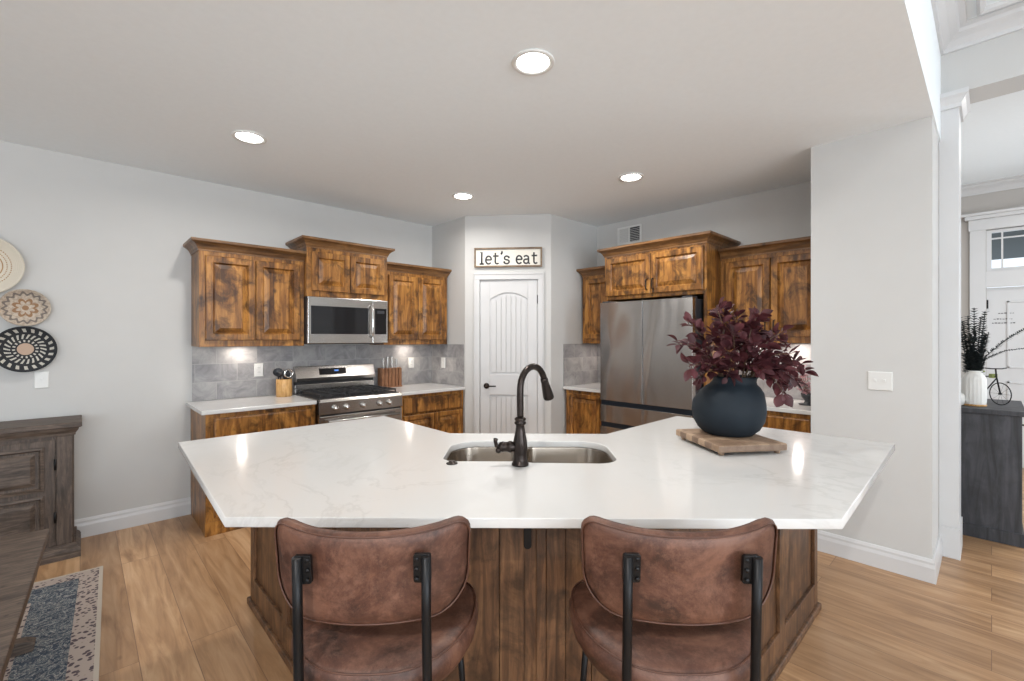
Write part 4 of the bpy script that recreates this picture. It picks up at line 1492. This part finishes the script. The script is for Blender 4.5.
rugo = MB().box(-1.9, 0, -3.4, 0, .0, .009).build('area_rug', M['rug'])
rugo.location = (.105, 3.83, .0005)
rugo.rotation_euler = (0, 0, R(-2.2))
tag(rugo, 'blue and cream oriental area rug under the dark bench', 'rug')

bn = thing('dining_bench', 'dark plank topped wooden bench standing on the oriental rug', 'bench', (-.116, 3.36, .0095), R(-2.2))
def plank(x0, x1):
    return MB().box(x0, x1, -1.75, 0, .398, .442)
for (a, b_) in ((-.1995, 0), (-.40, -.2005)):
    plank(a, b_).build('top_plank', M['hutchwood'], bn, .006)
MB().box(-.34, -.06, -1.65, -.10, .36, .398).build('apron', M['hutchwood'], bn, .003)
for yy in (-.33, -1.42):
    MB().loops([[(x, yy - .03, z) for x, z in [(-.375, 0), (-.025, 0), (-.02, .035), (-.05, .05), (-.11, .06), (-.14, .085), (-.26, .085), (-.29, .06), (-.35, .05), (-.38, .035)]], [(x, yy + .03, z) for x, z in [(-.375, 0), (-.025, 0), (-.02, .035), (-.05, .05), (-.11, .06), (-.14, .085), (-.26, .085), (-.29, .06), (-.35, .05), (-.38, .035)]]]).build('foot', M['hutchwood'], bn, .004)
    MB().lathe([(.045, .08), (.05, .10), (.032, .125), (.03, .16), (.055, .22), (.058, .26), (.035, .31), (.04, .33), (.05, .361)], -.20, yy, 20).build('leg', M['hutchpost'], bn)
MB().box(-.23, -.17, -1.42, -.33, .05, .078).build('stretcher', M['hutchwood'], bn, .004)

# ------------------------------------------------------------------ entry console with its decor
cz = .93
co = thing('console_table', 'charcoal wood console standing in the entry beyond the opening', 'console table', (4.68, .50, 0), 0)
MB().box(-.02, .80, -.665, .0, cz - .035, cz).build('top', M['consolewood'], co, .004)
MB().box(0, .035, -.645, 0, .0, cz - .034).build('side_panel', M['consolewood'], co, .003)
MB().box(.75, .785, -.645, 0, .0, cz - .034).build('side_panel', M['consolewood'], co, .003)
MB().box(-.012, .79, -.655, 0, .0, .09).build('plinth', M['consolewood'], co, .003)
MB().box(.034, .751, -.62, -.01, .5, .53).box(.034, .751, -.02, -.004, .05, cz - .034).build('shelf', M['consolewood'], co)
MB().box(.036, .749, -.64, -.60, .74, cz - .036).build('drawer', M['consolewood'], co, .003)
MB().lathe_axis([(.006, 0), (.006, .02), (.015, .026), (.012, .036), (0, .037)], (.15, -.64, .82), (0, -1, 0), 14).build('knob', M['black'], co)

vw = thing('vase', 'white textured ceramic vase on the charcoal entry console', 'vase', (4.86, .09, cz))
mv = MB()
rings = []
for z, r in [(0, .058), (.004, .062), (.03, .066), (.12, .068), (.20, .066), (.225, .058), (.235, .046), (.25, .043), (.262, .046), (.262, .040), (.24, .038), (.2, .05)]:
    rings.append([((r + (.0025 * math.sin(a * 36) if .01 < z < .22 else 0)) * math.cos(a * 2 * PI / 72 * 1.0), (r + (.0025 * math.sin(a * 36 * .5) if .01 < z < .22 else 0)) * math.sin(a * 2 * PI / 72), z) for a in range(72)])
mv.loops(rings, True, False, True).build('vase_body', M['whiteceramic'], vw)
MB().lathe([(.063, 0), (.068, .002), (.068, .012), (.063, .014)], n=32).build('wooden_rim', M['crockwood'], vw)
wj = thing('jar', 'small white round jar behind the entry pilaster on the console', 'jar', (4.79, .186, cz))
MB().lathe([(.03, 0), (.045, .01), (.052, .04), (.050, .075), (.038, .092), (.02, .096), (0, .097)], n=28).build('jar_body', M['whiteceramic'], wj)

sp_ = thing('dark_sprigs', 'charcoal green needle sprigs in the white textured vase', 'sprigs', (4.86, .09, cz + .25))
rng = random.Random(3)
def sprig(pts, wid, parent, dens=26):
    s_ = MB().tube(pts, .0022, 6).build('sprig_stem', M['fern'], parent)
    P_ = [Vector(p) for p in pts]
    mb = MB()
    n = dens
    for i in range(n):
        t_ = .12 + .88 * i / n
        f_ = t_ * (len(P_) - 1)
        k = min(int(f_), len(P_) - 2)
        p = P_[k].lerp(P_[k + 1], f_ - k)
        d = (P_[k + 1] - P_[k]).normalized()
        for j in range(4):
            sd = Vector((rng.uniform(-1, 1), rng.uniform(-1, 1), rng.uniform(-1, 1)))
            sd = (sd - d * sd.dot(d)).normalized()
            leaf(mb, p, sd + d * .7, UP, wid * rng.uniform(.8, 1.1) * (1.15 - .6 * t_), wid * .35, .1)
    mb.build('needles', M['fern'], s_)
for (dy, dz, dx) in ((.055, .27, 0), (.03, .30, .03), (.0, .34, -.02), (-.03, .29, .02), (-.05, .32, -.03), (.08, .33, .03), (-.055, .20, .0), (.02, .20, -.04), (.0, .24, .05)):
    sprig([(0, dy * .2, -.06), (dx * .3, dy * .6, .12), (dx, dy * 1.15, dz * 1.42)], .050, sp_, 34)
sprig([(0, -.01, -.05), (-.01, -.06, .12), (-.02, -.16, .24), (-.03, -.30, .36)], .026, sp_, 40)
sprig([(0, -.01, -.05), (-.02, -.06, .10), (-.03, -.16, .165), (-.04, -.34, .20)], .018, sp_, 40)
sprig([(0, -.01, -.05), (0, -.05, .14), (0, -.075, .30)], .020, sp_, 30)

# metal bicycle ornament
bi = thing('bicycle_ornament', 'small black metal bicycle ornament beside the white vase on the console', 'ornament', (5.02, -.045, cz), R(42))
def wheel(cx_, r):
    mb = MB().tube([(cx_ + r * math.cos(2 * PI * k / 32), 0, r + .003 + r * math.sin(2 * PI * k / 32)) for k in range(32)], .0035, 8, closed=True)
    for k in range(10):
        a = 2 * PI * k / 10
        mb.tube([(cx_, 0, r + .003), (cx_ + r * math.cos(a), 0, r + .003 + r * math.sin(a))], .0008, 4)
    mb.lathe_axis([(.007, -.01), (.007, .01)], (cx_, 0, r + .003), (0, 1, 0), 10)
    return mb.build('wheel', M['black'], bi)
wheel(0, .082)
wheel(.215, .082)
MB().tube([(0, 0, .088), (.030, 0, .215), (.036, 0, .272)], .005, 8).tube([(.028, 0, .20), (.125, 0, .085)], .0045, 8).tube([(.030, 0, .215), (.15, 0, .205)], .0045, 8).tube([(.125, 0, .085), (.15, 0, .24)], .0045, 8).tube([(.225, 0, .09), (.15, 0, .205)], .004, 8).tube([(.225, 0, .09), (.125, 0, .085)], .004, 8).build('frame', M['black'], bi)
MB().tube([(.036, -.075, .277), (.026, -.035, .272), (.026, .035, .272), (.036, .075, .277)], .0045, 8).build('handlebar', M['black'], bi)
MB().box(.130, .185, -.013, .013, .237, .25).build('saddle', M['green'], bi, .003)
MB().box(.04, .07, -.02, .02, .20, .232).build('basket', M['green'], bi, .003)

# ------------------------------------------------------------------ recessed lights
def can(label, x, y, z, r=.10, power=11):
    o = thing('recessed_light', label, 'ceiling light', (x, y, z - .0005), 0, 'recessed ceiling lights')
    MB().lathe([(r, 0), (r * 1.02, -.004), (r * .98, -.009), (r * .80, -.007), (r * .76, -.002), (r * .76, -.0005)], n=40, cap0=False, cap1=False).build('trim_ring', M['plate'], o)
    MB().lathe([(r * .77, -.0012), (0.0, -.0032)], n=40, cap0=True, cap1=False).build('lens', M['lens'], o)
    d = bpy.data.lights.new('downlight', 'AREA')
    d.shape = 'DISK'
    d.size = .13
    d.energy = power
    d.color = WARM
    d.spread = R(165)
    l = bpy.data.objects.new('downlight', d)
    l.location = (x, y, z - .012)
    C.objects.link(l)
    return o


can('recessed ceiling light nearest the camera, above the island sink', 1.553, 1.492, CZ)
can('recessed ceiling light above the left end of the island', .797, 3.316, CZ)
can('recessed ceiling light in front of the refrigerator', 3.238, 2.011, CZ)
can("recessed ceiling light in front of the let's eat sign", 2.552, 3.343, CZ)
# the big room's ceiling lamp and an added, unseen lamp to brighten the entry
for (x, y, z, p_, sz) in ((-2.0, -.68, GZ - .03, 95, .10), (5.6, -.6, EZ - .03, 16, .2)):
    d = bpy.data.lights.new('unseen_room_lamp', 'AREA')
    d.shape = 'DISK'
    d.size = sz
    d.energy = p_
    d.color = WARM
    l = bpy.data.objects.new('unseen_room_lamp', d)
    l.location = (x, y, z)
    C.objects.link(l)
# under-cabinet strips
for (x, y, z, p_, c_) in ((1.00, 4.40, 1.362, .9, (1, .90, .80)), (2.62, 4.40, 1.362, .9, (1, .88, .76)), (4.29, 1.10, 1.388, 1.3, (1, .91, .84)), (4.29, 1.45, 1.388, 1.0, (1, .91, .84)), (4.29, 2.93, 1.37, 1.0, (1, .90, .82))):
    d = bpy.data.lights.new('under_cabinet_puck', 'AREA')
    d.shape = 'DISK'
    d.size = .06
    d.energy = p_
    d.color = c_
    l = bpy.data.objects.new('under_cabinet_puck', d)
    l.location = (x, y, z)
    C.objects.link(l)
